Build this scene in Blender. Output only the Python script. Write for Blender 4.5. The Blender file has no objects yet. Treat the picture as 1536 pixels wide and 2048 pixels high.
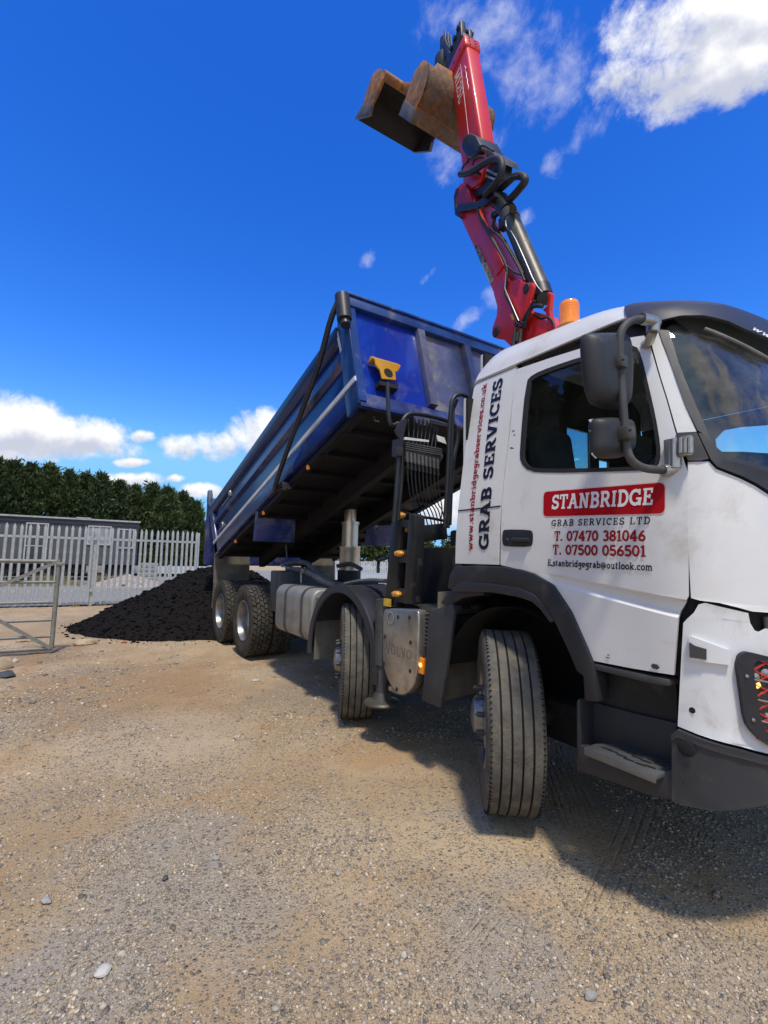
import bpy, bmesh, math, random
import numpy as np
from mathutils import Vector, Matrix, noise as mnoise
from mathutils.geometry import tessellate_polygon
random.seed(7); RNG = np.random.default_rng(11)
V = Vector; PI = math.pi; R = math.radians
SC = bpy.context.scene; COL = SC.collection

# ------------------------------------------------------------------ camera
CP = V((2.13125, -3.37894, 1.48757)); YAW, PITCH, ROLL, FPX = 2.577215, 0.0970415, 0.0229792, 961.16
_f = V((math.cos(YAW)*math.cos(PITCH), math.sin(YAW)*math.cos(PITCH), math.sin(PITCH)))
_r = V((math.sin(YAW), -math.cos(YAW), 0)); _u = _r.cross(_f)
CR = _r*math.cos(ROLL) + _u*math.sin(ROLL); CU = _u*math.cos(ROLL) - _r*math.sin(ROLL); CF = _f
cd = bpy.data.cameras.new('camera'); cam = bpy.data.objects.new('camera', cd); COL.objects.link(cam)
cd.sensor_fit = 'VERTICAL'; cd.sensor_height = 24; cd.lens = FPX/2048*24
cd.clip_start = .05; cd.clip_end = 3000
cam.matrix_world = Matrix(((CR.x, CU.x, -CF.x, CP.x), (CR.y, CU.y, -CF.y, CP.y), (CR.z, CU.z, -CF.z, CP.z), (0, 0, 0, 1)))
SC.camera = cam

def ray(x, y): return CF + CR*((x-768)/FPX) + CU*((1024-y)/FPX)
def PY(x, y, Y): d = ray(x, y); return CP + d*((Y-CP.y)/d.y)
def PX(x, y, X): d = ray(x, y); return CP + d*((X-CP.x)/d.x)
def PZ(x, y, Z=0.): d = ray(x, y); return CP + d*((Z-CP.z)/d.z)
def PN(x, y, P0, n): d = ray(x, y); return CP + d*((P0-CP).dot(n)/d.dot(n))

# ------------------------------------------------------------------ light and sky
SUN_AZ, SUN_EL = R(-21), R(66)
SKY_STRENGTH = .10
SKY_CURVE = [(.140, 2.6, 1.5), (.430, 1.58, 3.6), (1.30, 1.08, 6.2)]
sd = bpy.data.lights.new('sun', 'SUN'); sd.energy = 2.0; sd.angle = R(6); sd.color = (1, .915, .77)
so = bpy.data.objects.new('sun', sd); COL.objects.link(so)
sdir = V((math.cos(SUN_AZ)*math.cos(SUN_EL), math.sin(SUN_AZ)*math.cos(SUN_EL), math.sin(SUN_EL)))
so.rotation_euler = sdir.to_track_quat('Z', 'Y').to_euler(); so.location = (10, 4, 20)
SC.view_settings.view_transform = 'Standard'; SC.view_settings.look = 'None'
SC.view_settings.exposure = 0.8; SC.view_settings.gamma = 1
SC.render.engine = 'CYCLES'
SC.cycles.max_bounces = 8; SC.cycles.transparent_max_bounces = 8; SC.cycles.caustics_reflective = False

class NT:
    def __init__(s, tree): s.t = tree; s.n = tree.nodes; s.l = tree.links
    def node(s, typ, **kw):
        n = s.n.new(typ)
        for k, v in kw.items(): setattr(n, k, v)
        return n
    def link(s, a, b): s.l.new(a, b)
    def put(s, v, sock):
        if hasattr(v, 'is_linked') or isinstance(v, bpy.types.NodeSocket): s.link(v, sock)
        else: sock.default_value = v
    def m(s, op, a, b=None, c=None, clamp=False):
        n = s.node('ShaderNodeMath', operation=op, use_clamp=clamp)
        for i, v in enumerate((a, b, c)):
            if v is not None: s.put(v, n.inputs[i])
        return n.outputs[0]
    def dot(s, a, vec):
        n = s.node('ShaderNodeVectorMath', operation='DOT_PRODUCT'); s.link(a, n.inputs[0]); n.inputs[1].default_value = vec
        return n.outputs['Value']
    def ss(s, v, a, b, lo=0., hi=1.):
        n = s.node('ShaderNodeMapRange', interpolation_type='SMOOTHSTEP')
        s.put(v, n.inputs[0])
        for i, q in enumerate((a, b, lo, hi)): n.inputs[i+1].default_value = q
        return n.outputs[0]
    def noise(s, vec, scale, detail=4, rough=.5, dist=0):
        n = s.node('ShaderNodeTexNoise'); n.inputs['Scale'].default_value = scale; n.inputs['Detail'].default_value = detail
        n.inputs['Roughness'].default_value = rough; n.inputs['Distortion'].default_value = dist
        if vec is not None: s.link(vec, n.inputs['Vector'])
        return n.outputs['Fac']
    def mix(s, fac, a, b, blend='MIX'):
        n = s.node('ShaderNodeMix', data_type='RGBA', blend_type=blend, clamp_factor=True)
        s.put(fac, n.inputs[0]); 
        for v, i in ((a, 6), (b, 7)):
            if isinstance(v, (tuple, list)): n.inputs[i].default_value = (*v[:3], 1)
            else: s.link(v, n.inputs[i])
        return n.outputs[2]

W = bpy.data.worlds.new('World'); SC.world = W; W.use_nodes = True
w = NT(W.node_tree); w.n.clear()
out = w.node('ShaderNodeOutputWorld'); bg = w.node('ShaderNodeBackground'); bg.inputs['Strength'].default_value = SKY_STRENGTH
w.link(bg.outputs[0], out.inputs[0])
sky = w.node('ShaderNodeTexSky', sky_type='NISHITA', sun_disc=False, sun_elevation=SUN_EL, sun_rotation=PI/2-SUN_AZ)
sky.air_density = 1.0; sky.dust_density = .4; sky.ozone_density = 2.5
sp = w.node('ShaderNodeSeparateColor'); w.link(sky.outputs[0], sp.inputs[0]); cbn = w.node('ShaderNodeCombineColor')
# phone-camera colour of the clear sky: deeper toward the zenith
for i, (a_, g_, mx) in enumerate(SKY_CURVE): w.link(w.m('MINIMUM', w.m('MULTIPLY', w.m('POWER', sp.outputs[i], g_), a_), mx), cbn.inputs[i])
tint = cbn.outputs[0]
tc = w.node('ShaderNodeTexCoord'); D = tc.outputs['Generated']
wn = w.node('ShaderNodeTexNoise'); wn.inputs['Scale'].default_value = 9; wn.inputs['Detail'].default_value = 3; w.link(D, wn.inputs['Vector'])
vm = w.node('ShaderNodeVectorMath', operation='SUBTRACT'); w.link(wn.outputs['Color'], vm.inputs[0]); vm.inputs[1].default_value = (.5, .5, .5)
vs = w.node('ShaderNodeVectorMath', operation='SCALE'); w.link(vm.outputs[0], vs.inputs[0]); vs.inputs['Scale'].default_value = .035
va = w.node('ShaderNodeVectorMath', operation='ADD'); w.link(D, va.inputs[0]); w.link(vs.outputs[0], va.inputs[1]); DW = va.outputs[0]
# cumulus banks: direction (given through the pixel it is seen at), half width, half height
BLOBS = [(-40, 850, 110, 72), (50, 845, 80, 46), (120, 868, 80, 40), (205, 872, 60, 34), (60, 892, 190, 34), (282, 874, 26, 13), (445, 893, 60, 32), (520, 872, 75, 50), (365, 897, 44, 26), (600, 905, 90, 45),
         (280, 962, 48, 15), (405, 982, 40, 14), (350, 960, 20, 9), (10, 938, 40, 28), (210, 972, 26, 20), (265, 925, 30, 10),
         (1335, 60, 120, 70), (1440, 90, 130, 95), (1550, 60, 120, 100), (1340, 160, 130, 60), (1420, 20, 110, 50), (1540, -40, 200, 80), (1480, 170, 90, 40), (1255, 150, 70, 45),
         (880, 1010, 70, 55), (930, 960, 50, 40), (800, 1035, 60, 30)]
msum = None; vsum = None
for (px, py, ra, rb) in BLOBS:
    c = ray(px, py).normalized(); e1 = (ray(px+10, py).normalized()-c).normalized(); e2 = c.cross(-e1).normalized()
    if e2.z < 0: e2 = -e2
    k = FPX/ray(px, py).length/FPX
    a_ = ra/FPX/ray(px, py).length; b_ = rb/FPX/ray(px, py).length
    x = w.dot(DW, e1/a_); y = w.dot(DW, e2/b_)
    x = w.m('SUBTRACT', x, e1.dot(c)/a_); y = w.m('SUBTRACT', y, e2.dot(c)/b_)
    q = w.m('ADD', w.m('MULTIPLY', x, x), w.m('MULTIPLY', y, y))
    front = w.m('GREATER_THAN', w.dot(D, c), .5)
    mi = w.m('MULTIPLY', w.m('SUBTRACT', 1.0, w.m('MULTIPLY', q, .55), clamp=True), front)
    vi = w.m('MULTIPLY', mi, y)
    msum = mi if msum is None else w.m('MAXIMUM', msum, mi)
    vsum = vi if vsum is None else w.m('ADD', vsum, vi)
n1 = w.noise(D, 11, 8, .62, .3); n2 = w.noise(D, 30, 5, .6); n5 = w.noise(D, 42, 6, .65, .4)
dens = w.m('ADD', w.m('MULTIPLY', msum, 1.0), w.m('MULTIPLY', w.m('SUBTRACT', n1, .5), 1.6))
dens = w.m('ADD', dens, w.m('MULTIPLY', w.m('SUBTRACT', n5, .5), .95))
dens = w.m('MULTIPLY', dens, w.m('GREATER_THAN', msum, .001))
a_c = w.ss(dens, .24, .95)
# thin high wisps
WISP = [(1060, 120, 110, 120), (1110, 190, 120, 60), (900, 20, 90, 60), (1010, 60, 120, 70), (900, 320, 50, 60), (1100, 330, 26, 34), (740, 515, 22, 16), (985, 595, 24, 24), (1055, 440, 24, 16), (930, 645, 50, 16), (980, 300, 50, 40), (1200, 230, 110, 36), (860, 550, 24, 10)]
wsum = None
for (px, py, ra, rb) in WISP:
    c = ray(px, py).normalized(); e1 = (ray(px+10, py-9).normalized()-c).normalized(); e2 = c.cross(-e1).normalized()
    L = ray(px, py).length
    a_ = ra/FPX/L; b_ = rb/FPX/L
    x = w.m('SUBTRACT', w.dot(DW, e1/a_), e1.dot(c)/a_); y = w.m('SUBTRACT', w.dot(DW, e2/b_), e2.dot(c)/b_)
    q = w.m('ADD', w.m('MULTIPLY', x, x), w.m('MULTIPLY', y, y))
    mi = w.m('MULTIPLY', w.m('SUBTRACT', 1.0, w.m('MULTIPLY', q, .6), clamp=True), w.m('GREATER_THAN', w.dot(D, c), .5))
    wsum = mi if wsum is None else w.m('MAXIMUM', wsum, mi)
mp = w.node('ShaderNodeMapping'); mp.inputs['Rotation'].default_value = (.3, .5, .6); mp.inputs['Scale'].default_value = (1, 1.25, 1); w.link(DW, mp.inputs[0])
n3 = w.noise(mp.outputs[0], 16, 9, .62, .15)
a_w = w.m('MULTIPLY', w.ss(w.m('ADD', w.m('MULTIPLY', wsum, .55), w.m('MULTIPLY', w.m('SUBTRACT', n3, .5), 1.5)), .30, 1.0), w.m('MULTIPLY', w.ss(wsum, 0., .35), .55))
# the unseen sky behind the viewer: broken cumulus, cover thickened for whiter fill light
away = w.ss(w.dot(D, CF), .30, -.05)
n4 = w.noise(D, 3.4, 8, .6, .2)
a_b = w.m('MULTIPLY', w.ss(n4, .44, .58), w.m('MULTIPLY', away, .95))
alpha = w.m('MAXIMUM', w.m('MAXIMUM', a_c, a_w), a_b)
shade = w.ss(w.m('ADD', w.m('ADD', w.m('MULTIPLY', vsum, .75), w.m('MULTIPLY', w.m('SUBTRACT', n2, .5), 1.6)), w.m('MULTIPLY', w.m('SUBTRACT', n1, .5), 1.1)), -.80, .42)
cloudcol = w.mix(shade, (3.5, 3.7, 4.4), (6.1, 6.1, 6.15))
w.link(w.mix(alpha, tint, cloudcol), bg.inputs['Color'])
W.cycles.sampling_method = 'MANUAL'; W.cycles.sample_map_resolution = 1024

# ------------------------------------------------------------------ helpers
def lin(c):
    return tuple((x/255/12.92 if x/255 <= .04045 else ((x/255+.055)/1.055)**2.4) for x in c)
MATS = {}
def mat(name, col, rough=.5, metal=0., var=.12, vs=6., bump=0., bs=40., coat=0., dirt=None, emit=None, spec=.5, island=None, scratch=0.):
    m = bpy.data.materials.new(name); m.use_nodes = True; t = NT(m.node_tree); b = t.n['Principled BSDF']
    tc = t.node('ShaderNodeTexCoord'); P = tc.outputs['Object']
    n = t.noise(P, vs, 6, .6)
    lo = tuple(c*(1-var) for c in col); hi = tuple(min(1, c*(1+var)) for c in col)
    c = t.mix(t.ss(n, .3, .7), lo, hi)
    if island:
        g = t.node('ShaderNodeNewGeometry'); r = t.node('ShaderNodeValToRGB'); t.link(g.outputs['Random Per Island'], r.inputs[0])
        els = r.color_ramp.elements
        while len(els) < len(island): els.new(.5)
        for i, cc in enumerate(island): els[i].position = i/(len(island)-1); els[i].color = (*cc, 1)
        c = t.mix(t.ss(n, .2, .8, 0, .35), r.outputs[0], lo)
        if 'leaf' in name:
            oi = t.node('ShaderNodeObjectInfo'); c = t.mix(t.m('MULTIPLY', oi.outputs['Random'], .5), c, tuple(min(1, q*1.9) for q in (col[0]*1.25, col[1], col[2]*.8)))
    rg = rough
    if dirt:
        dc, amt, ds = dirt
        dn = t.m('MULTIPLY', t.ss(t.noise(P, ds, 9, .68, .4), .62-.3*amt, .80-.18*amt), min(1, amt+.35))
        c = t.mix(dn, c, dc)
        rg = t.m('ADD', rough, t.m('MULTIPLY', dn, .45*(1-rough)))
    if scratch:
        mp = t.node('ShaderNodeMapping'); mp.inputs['Scale'].default_value = (3, 3, 40); t.link(P, mp.inputs[0])
        c = t.mix(t.m('MULTIPLY', t.ss(t.noise(mp.outputs[0], 4, 5, .6), .62, .75), scratch), c, tuple(min(1, x*1.8+.05) for x in col))
    t.put(c, b.inputs['Base Color']); t.put(rg, b.inputs['Roughness'])
    b.inputs['Metallic'].default_value = metal; b.inputs['Specular IOR Level'].default_value = spec
    if coat: b.inputs['Coat Weight'].default_value = coat; b.inputs['Coat Roughness'].default_value = .06
    if bump:
        bn = t.node('ShaderNodeBump'); bn.inputs['Strength'].default_value = bump; bn.inputs['Distance'].default_value = .02
        t.link(t.noise(P, bs, 8, .6), bn.inputs['Height']); t.link(bn.outputs[0], b.inputs['Normal'])
    if emit: b.inputs['Emission Color'].default_value = (*emit[:3], 1); b.inputs['Emission Strength'].default_value = emit[3]
    MATS[name] = m; return m
def glass_mat(name, tintc, refl_boost=1.0, dusty=0., rough=.015):
    m = bpy.data.materials.new(name); m.use_nodes = True; t = NT(m.node_tree); t.n.clear()
    o = t.node('ShaderNodeOutputMaterial'); tr = t.node('ShaderNodeBsdfTransparent'); tr.inputs[0].default_value = (*tintc, 1)
    gl = t.node('ShaderNodeBsdfGlossy'); gl.inputs['Roughness'].default_value = rough
    fr = t.node('ShaderNodeFresnel'); fr.inputs[0].default_value = 1.55
    mx = t.node('ShaderNodeMixShader'); t.put(t.m('MULTIPLY', fr.outputs[0], refl_boost, clamp=True), mx.inputs[0])
    t.link(tr.outputs[0], mx.inputs[1]); t.link(gl.outputs[0], mx.inputs[2]); res = mx.outputs[0]
    if dusty:
        df = t.node('ShaderNodeBsdfDiffuse'); df.inputs[0].default_value = (.42, .40, .36, 1)
        tcc = t.node('ShaderNodeTexCoord'); m2 = t.node('ShaderNodeMixShader')
        t.put(t.m('MULTIPLY', t.ss(t.noise(tcc.outputs['Object'], 5, 6, .7), .3, .75), dusty), m2.inputs[0]); t.link(res, m2.inputs[1]); t.link(df.outputs[0], m2.inputs[2]); res = m2.outputs[0]
    t.link(res, o.inputs[0]); MATS[name] = m; return m

OFF = {}
def place(o, parent=None):
    COL.objects.link(o)
    if parent is not None:
        o.parent = parent; base = OFF.get(parent.name, V((0, 0, 0)))
        o.location = -base; OFF[o.name] = V((0, 0, 0))
    return o
def thing(name, label, cat, loc=(0, 0, 0), group=None):
    o = bpy.data.objects.new(name, None); COL.objects.link(o); o.location = loc; o.empty_display_size = .2
    o['label'] = label; o['category'] = cat
    if group: o['group'] = group
    OFF[o.name] = V(loc); return o
def tag(o, label=None, cat=None, group=None, kind=None):
    for k, v in (('label', label), ('category', cat), ('group', group), ('kind', kind)):
        if v: o[k] = v
    return o

class MB:
    def __init__(s): s.v = []; s.f = []; s.mi = []; s.cur = 0
    def add(s, vs, fs):
        k = len(s.v); s.v += [tuple(p) for p in vs]; s.f += [tuple(i+k for i in f) for f in fs]; s.mi += [s.cur]*len(fs); return s
    def box(s, c, size, rot=None, bev=0.):
        hx, hy, hz = (q/2 for q in size); M = rot if rot is not None else Matrix.Identity(3); c = V(c)
        if bev:
            bm = bmesh.new(); bmesh.ops.create_cube(bm, size=1, matrix=Matrix.Diagonal((*size, 1)))
            bmesh.ops.bevel(bm, geom=bm.edges[:], offset=bev, segments=2, affect='EDGES', profile=.5)
            bm.verts.index_update(); s.add([M @ v.co + c for v in bm.verts], [[v.index for v in f.verts] for f in bm.faces]); bm.free(); return s
        vs = [M @ V((x*hx, y*hy, z*hz)) + c for x in (-1, 1) for y in (-1, 1) for z in (-1, 1)]
        return s.add(vs, [(0, 1, 3, 2), (4, 6, 7, 5), (0, 4, 5, 1), (2, 3, 7, 6), (0, 2, 6, 4), (1, 5, 7, 3)])
    def b(s, lo, hi, bev=0.):
        lo = V(lo); hi = V(hi); return s.box((lo+hi)/2, hi-lo, bev=bev)
    def prism(s, poly, ext, bev=0.):
        poly = [V(p) for p in poly]; ext = V(ext); n = len(poly)
        bm = bmesh.new(); vs = [bm.verts.new(p) for p in poly]; f = bm.faces.new(vs)
        f.normal_update()
        if f.normal.dot(ext) > 0: f.normal_flip()
        r = bmesh.ops.extrude_face_region(bm, geom=[f], use_keep_orig=True); nv = [e for e in r['geom'] if isinstance(e, bmesh.types.BMVert)]
        bmesh.ops.translate(bm, verts=nv, vec=ext); bmesh.ops.recalc_face_normals(bm, faces=bm.faces[:])
        if bev: bmesh.ops.bevel(bm, geom=[e for e in bm.edges if len(e.link_faces) == 2 and e.calc_face_angle() > .3], offset=bev, segments=2, affect='EDGES', profile=.5)
        bmesh.ops.triangulate(bm, faces=[f for f in bm.faces if len(f.verts) > 4])
        bm.verts.index_update(); s.add([v.co.copy() for v in bm.verts], [[v.index for v in f.verts] for f in bm.faces]); bm.free(); return s
    def tube(s, pts, r, n=10, caps=True, smooth=0):
        pts = [V(p) for p in pts]
        if smooth:
            for _ in range(smooth):
                q = [pts[0]]
                for a, b in zip(pts, pts[1:]): q += [a*.75+b*.25, a*.25+b*.75]
                q.append(pts[-1]); pts = q
        rs = r if isinstance(r, (list, tuple)) else [r]*len(pts)
        if len(rs) != len(pts): rs = [rs[0]+(rs[-1]-rs[0])*i/(len(pts)-1) for i in range(len(pts))]
        vs = []; up = None
        for i, p in enumerate(pts):
            t = (pts[min(i+1, len(pts)-1)] - pts[max(i-1, 0)]).normalized()
            if up is None: up = t.orthogonal().normalized()
            up = (up - t*up.dot(t)).normalized(); sd_ = t.cross(up)
            vs += [p + (up*math.cos(2*PI*k/n) + sd_*math.sin(2*PI*k/n))*rs[i] for k in range(n)]
        fs = [(i*n+k, i*n+(k+1) % n, (i+1)*n+(k+1) % n, (i+1)*n+k) for i in range(len(pts)-1) for k in range(n)]
        if caps: fs += [tuple(range(n))[::-1], tuple((len(pts)-1)*n+k for k in range(n))]
        return s.add(vs, fs)
    def cyl(s, p0, p1, r, n=20): return s.tube([p0, p1], r, n)
    def lathe(s, prof, o, ax, n=32, a0=0., a1=2*PI, close=False):
        # prof: (radius, along axis) pairs
        ax = V(ax).normalized(); o = V(o); e1 = ax.orthogonal().normalized() if abs(ax.y) < .9 else V((1, 0, 0)) - ax*ax.x; e1.normalize(); e2 = ax.cross(e1)
        full = abs(a1-a0-2*PI) < 1e-6; m = n if full else n+1; k = len(prof)
        vs = [o + ax*h + (e1*math.cos(a0+(a1-a0)*j/n) + e2*math.sin(a0+(a1-a0)*j/n))*r for j in range(m) for r, h in prof]
        fs = []
        for j in range(n):
            j2 = (j+1) % m
            for i in range(k if close else k-1): i2 = (i+1) % k; fs.append((j*k+i, j2*k+i, j2*k+i2, j*k+i2))
        return s.add(vs, fs)
    def split(s):
        # one builder per connected piece
        par = list(range(len(s.v)))
        def find(i):
            while par[i] != i: par[i] = par[par[i]]; i = par[i]
            return i
        for f in s.f:
            a = find(f[0])
            for i in f[1:]: par[find(i)] = a
        grp = {}
        for f in s.f: grp.setdefault(find(f[0]), []).append(f)
        out = []
        for fs in grp.values():
            q = MB(); mp_ = {}
            for f in fs:
                for i in f:
                    if i not in mp_: mp_[i] = len(q.v); q.v.append(s.v[i])
                q.f.append(tuple(mp_[i] for i in f))
            out.append(q)
        return out
    def build(s, name, m, parent=None, ang=38, flat=False, recalc=True):
        me = bpy.data.meshes.new(name); me.from_pydata(s.v, [], s.f)
        if isinstance(m, (list, tuple)):
            for q in m[1:]: pass
            me.polygons.foreach_set('material_index', s.mi)
        me.validate()
        if recalc:
            bm = bmesh.new(); bm.from_mesh(me); bmesh.ops.recalc_face_normals(bm, faces=bm.faces[:]); bm.to_mesh(me); bm.free()
        for q in (m if isinstance(m, (list, tuple)) else [m]): me.materials.append(MATS[q])
        if not flat: me.shade_smooth(); me.set_sharp_from_angle(angle=R(ang))
        return place(bpy.data.objects.new(name, me), parent)

def chaikin(p, k=1, closed=True):
    p = [V(q) for q in p]
    for _ in range(k):
        q = []
        for i in range(len(p) if closed else len(p)-1):
            a, b = p[i], p[(i+1) % len(p)]; q += [a*.75+b*.25, a*.25+b*.75]
        p = q if closed else [p[0]]+q+[p[-1]]
    return p
def lerp_tab(tab, x):
    if x <= tab[0][0]: return tab[0][1]
    for (a, b), (c, d) in zip(tab, tab[1:]):
        if x <= c: return b+(d-b)*(x-a)/(c-a)
    return tab[-1][1]
# ------------------------------------------------------------------ materials
DUST = lin((150, 132, 108)); GRIME = lin((92, 80, 66))
mat('ground_dirt', (.30, .235, .17)); mat('yard_gravel', (.25, .24, .23), rough=.95, var=.35, vs=30, bump=.5, bs=60)
mat('white_paint', (.72, .715, .705), rough=.30, coat=.3, var=.03, vs=3, dirt=((.52, .48, .41), .42, 2.6), scratch=0)
mat('white_lower', (.70, .71, .72), rough=.34, coat=.25, var=.03, vs=3, dirt=((.46, .42, .36), .36, 5))
mat('shut_line', (.012, .012, .014), rough=.8)
mat('black_plastic', (.020, .021, .025), rough=.55, var=.18, vs=5, bump=.05, bs=350, dirt=((.10, .09, .078), .22, 5))
mat('dark_trim', (.026, .027, .036), rough=.45, var=.12, dirt=((.13, .12, .11), .15, 7))
mat('bumper_plastic', (.030, .031, .036), rough=.55, var=.14, vs=4, bump=.06, bs=300, dirt=((.14, .125, .105), .25, 4))
mat('chassis_black', (.022, .022, .023), rough=.7, var=.3, dirt=((.10, .088, .07), .35, 5))
mat('chassis_grey', (.055, .056, .058), rough=.65, var=.25, dirt=((.14, .12, .095), .4, 6))
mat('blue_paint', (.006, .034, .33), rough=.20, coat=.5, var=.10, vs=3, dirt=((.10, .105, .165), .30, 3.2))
mat('blue_shaded', (.004, .016, .15), rough=.30, coat=.2, var=.15, vs=3, dirt=((.06, .065, .11), .25, 3))  # darker copy of the body blue, the side's deep shade put into the colour
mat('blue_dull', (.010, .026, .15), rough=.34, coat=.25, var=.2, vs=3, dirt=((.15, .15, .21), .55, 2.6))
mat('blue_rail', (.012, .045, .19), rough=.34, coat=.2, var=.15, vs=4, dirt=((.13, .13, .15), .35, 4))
mat('blue_grimy', (.085, .09, .17), rough=.42, coat=.15, var=.2, vs=4, dirt=((.24, .22, .17), .5, 3.0))
mat('body_under', (.004, .004, .007), rough=.7, var=.3)  # near black: the shade under the raised body is put into the colour
mat('steel_inside', (.12, .115, .11), rough=.5, metal=.6, var=.3)
mat('stripe', (.62, .66, .72), rough=.35, dirt=((.30, .29, .28), .2, 6))
mat('red_paint', (.62, .022, .012), rough=.38, coat=.12, var=.10, vs=4, dirt=((.22, .03, .035), .25, 5))
mat('red_dark', (.28, .008, .02), rough=.4, var=.15)
mat('crane_black', (.018, .019, .021), rough=.45, var=.25, dirt=((.09, .08, .07), .2, 9))
mat('cylinder_grey', (.085, .078, .064), rough=.42, metal=.3, var=.15, dirt=((.14, .12, .09), .3, 6))
mat('hose_rubber', (.022, .021, .022), rough=.6, var=.2, bump=.1, bs=120)
mat('hose_grey', (.10, .098, .095), rough=.6, var=.25, bump=.1, bs=120)
mat('grab_yellow', (.42, .17, .03), rough=.6, var=.35, vs=14, dirt=((.13, .115, .10), .75, 6), bump=.15, bs=30)
mat('grab_rust', (.17, .085, .035), rough=.75, var=.45, vs=16, dirt=((.115, .10, .085), .8, 8), bump=.5, bs=35, scratch=.5)
mat('grab_steel', (.12, .11, .11), rough=.6, metal=.3, var=.3, bump=.25, bs=40)
mat('grab_inside', (.014, .012, .012), rough=.75, var=.4, bump=.3, bs=30)
mat('chrome', (.70, .61, .49), rough=.38, metal=.75, var=.08, dirt=((.30, .27, .22), .2, 4))
mat('alloy', (.27, .27, .27), rough=.38, metal=.75, var=.15, dirt=((.20, .185, .165), .4, 7))
mat('plate_steel', (.46, .445, .42), rough=.34, metal=.85, var=.12, vs=9, dirt=((.27, .235, .19), .5, 7), bump=.03, bs=25)
mat('step_alloy', (.20, .205, .21), rough=.42, metal=.7, var=.2, dirt=((.17, .15, .13), .45, 12))
mat('tank_alloy', (.30, .295, .28), rough=.5, metal=.35, var=.14, dirt=((.22, .20, .17), .5, 4))
mat('tank_strap', (.07, .068, .066), rough=.6, var=.3)
mat('tyre_front', (.105, .098, .085), rough=.9, var=.25, vs=11, bump=.4, bs=70, dirt=((.175, .15, .112), .6, 9), spec=.2)
mat('tyre_drive', (.06, .055, .047), rough=.9, var=.35, vs=16, bump=.25, bs=90, dirt=((.13, .115, .09), .45, 9), spec=.2)
mat('tread_groove', (.008, .008, .008), rough=.95)  # near black: groove depth is put into the colour so the blocks stand out
mat('flap_dusty', (.13, .118, .095), rough=.9, var=.25, vs=4, dirt=((.20, .18, .14), .5, 4))
mat('flap_black', (.045, .047, .052), rough=.65, var=.2, dirt=((.12, .11, .095), .3, 6))
mat('liner_black', (.010, .010, .010), rough=.9, var=.3)
mat('amber', (.75, .21, .012), rough=.12, var=.1, coat=.6, emit=(1, .3, .01, .12))
mat('amber_lens', (.62, .28, .03), rough=.14, var=.35, vs=60, coat=.6)
mat('red_lens', (.5, .02, .01), rough=.2, coat=.5)
mat('orange_lit', (.9, .18, .01), rough=.2, emit=(1, .25, .01, .5))
mat('lit_bulb', (1, .7, .2), rough=.2, emit=(1, .55, .10, 1.4))
mat('bracket_yellow', (.62, .30, .015), rough=.45, var=.1, dirt=((.3, .17, .05), .2, 9))
mat('tag_white', (.75, .75, .73), rough=.5); mat('tag_yellow', (.70, .45, .05), rough=.5, var=.2, vs=30)
mat('sign_red', (.40, .006, .012), rough=.3, var=.04); mat('ink_red', (.30, .008, .016), rough=.35, var=.05)
mat('ink_navy', (.012, .014, .030), rough=.35, var=.05); mat('ink_white', (.80, .78, .80), rough=.35, var=.03)
mat('gold_letter', (.60, .50, .26), rough=.4); mat('pink_letter', (.75, .50, .52), rough=.4)
mat('seat_cloth', (.03, .032, .036), rough=.9); mat('dash_grey', (.06, .06, .065), rough=.7)
mat('guard_red', (.55, .03, .035), rough=.4); mat('lamp_clear', (.42, .42, .42), rough=.2, metal=.9)
mat('galv', (.50, .52, .515), rough=.45, metal=.35, var=.14, vs=9, dirt=((.42, .42, .40), .35, 8))
mat('galv_old', (.24, .24, .22), rough=.6, metal=.3, var=.2, vs=9, dirt=((.22, .17, .12), .35, 9))
mat('cabin_grey', (.095, .092, .098), rough=.6, var=.08, vs=3, dirt=((.2, .19, .18), .15, 3)); mat('cabin_dark', (.045, .042, .055), rough=.5)
mat('roof_white', (.45, .44, .41), rough=.6, var=.15); mat('frame_white', (.50, .50, .48), rough=.4); mat('pane_dark', (.05, .055, .06), rough=.1); mat('blind', (.30, .31, .30), rough=.7)
mat('bark', (.07, .05, .035), rough=.9, var=.3, bump=.4)
G1 = [(.018, .034, .015), (.038, .066, .024), (.062, .096, .034), (.105, .140, .050), (.10, .095, .045)]
mat('conifer_leaf', G1[1], rough=.7, spec=.25, island=G1)
G2 = [(.05, .072, .02), (.085, .105, .03), (.12, .14, .042)]
mat('shrub_leaf', G2[1], rough=.7, spec=.25, island=G2)
mat('far_leaf', G2[0], rough=.7, spec=.25, island=[(.025, .05, .018), (.045, .075, .028), (.075, .105, .04)])
mat('planings', (.006, .005, .005), rough=.95, var=.5, vs=25, bump=.8, bs=45, island=[(.003, .0026, .0028), (.006, .005, .005), (.010, .009, .009), (.022, .019, .018)], spec=.12)
mat('rock_sand', (.40, .30, .20), rough=.9, var=.2, bump=.4, bs=20); mat('rock_grey', (.30, .29, .27), rough=.85, var=.2, bump=.3, bs=30)
mat('rock_pale', (.47, .45, .40), rough=.85, var=.15, bump=.25, bs=30); mat('slate_dark', (.055, .06, .068), rough=.7, var=.25); mat('rubble', (.33, .29, .25), rough=.95, var=.3, bump=.5, bs=14)
mat('brick_red', (.36, .08, .05), rough=.9, var=.2)
mat('pebble', (.3, .26, .22), rough=.7, var=.15, vs=60, island=[(.10, .09, .078), (.20, .165, .13), (.31, .245, .17), (.40, .305, .19), (.49, .375, .235), (.35, .31, .26), (.72, .61, .45)])
mat('dry_grass', (.26, .22, .09), rough=.9, island=[(.17, .18, .06), (.30, .25, .11), (.38, .31, .16)])
mat('fence_far', (.55, .57, .58), rough=.6, var=.1)
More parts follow.
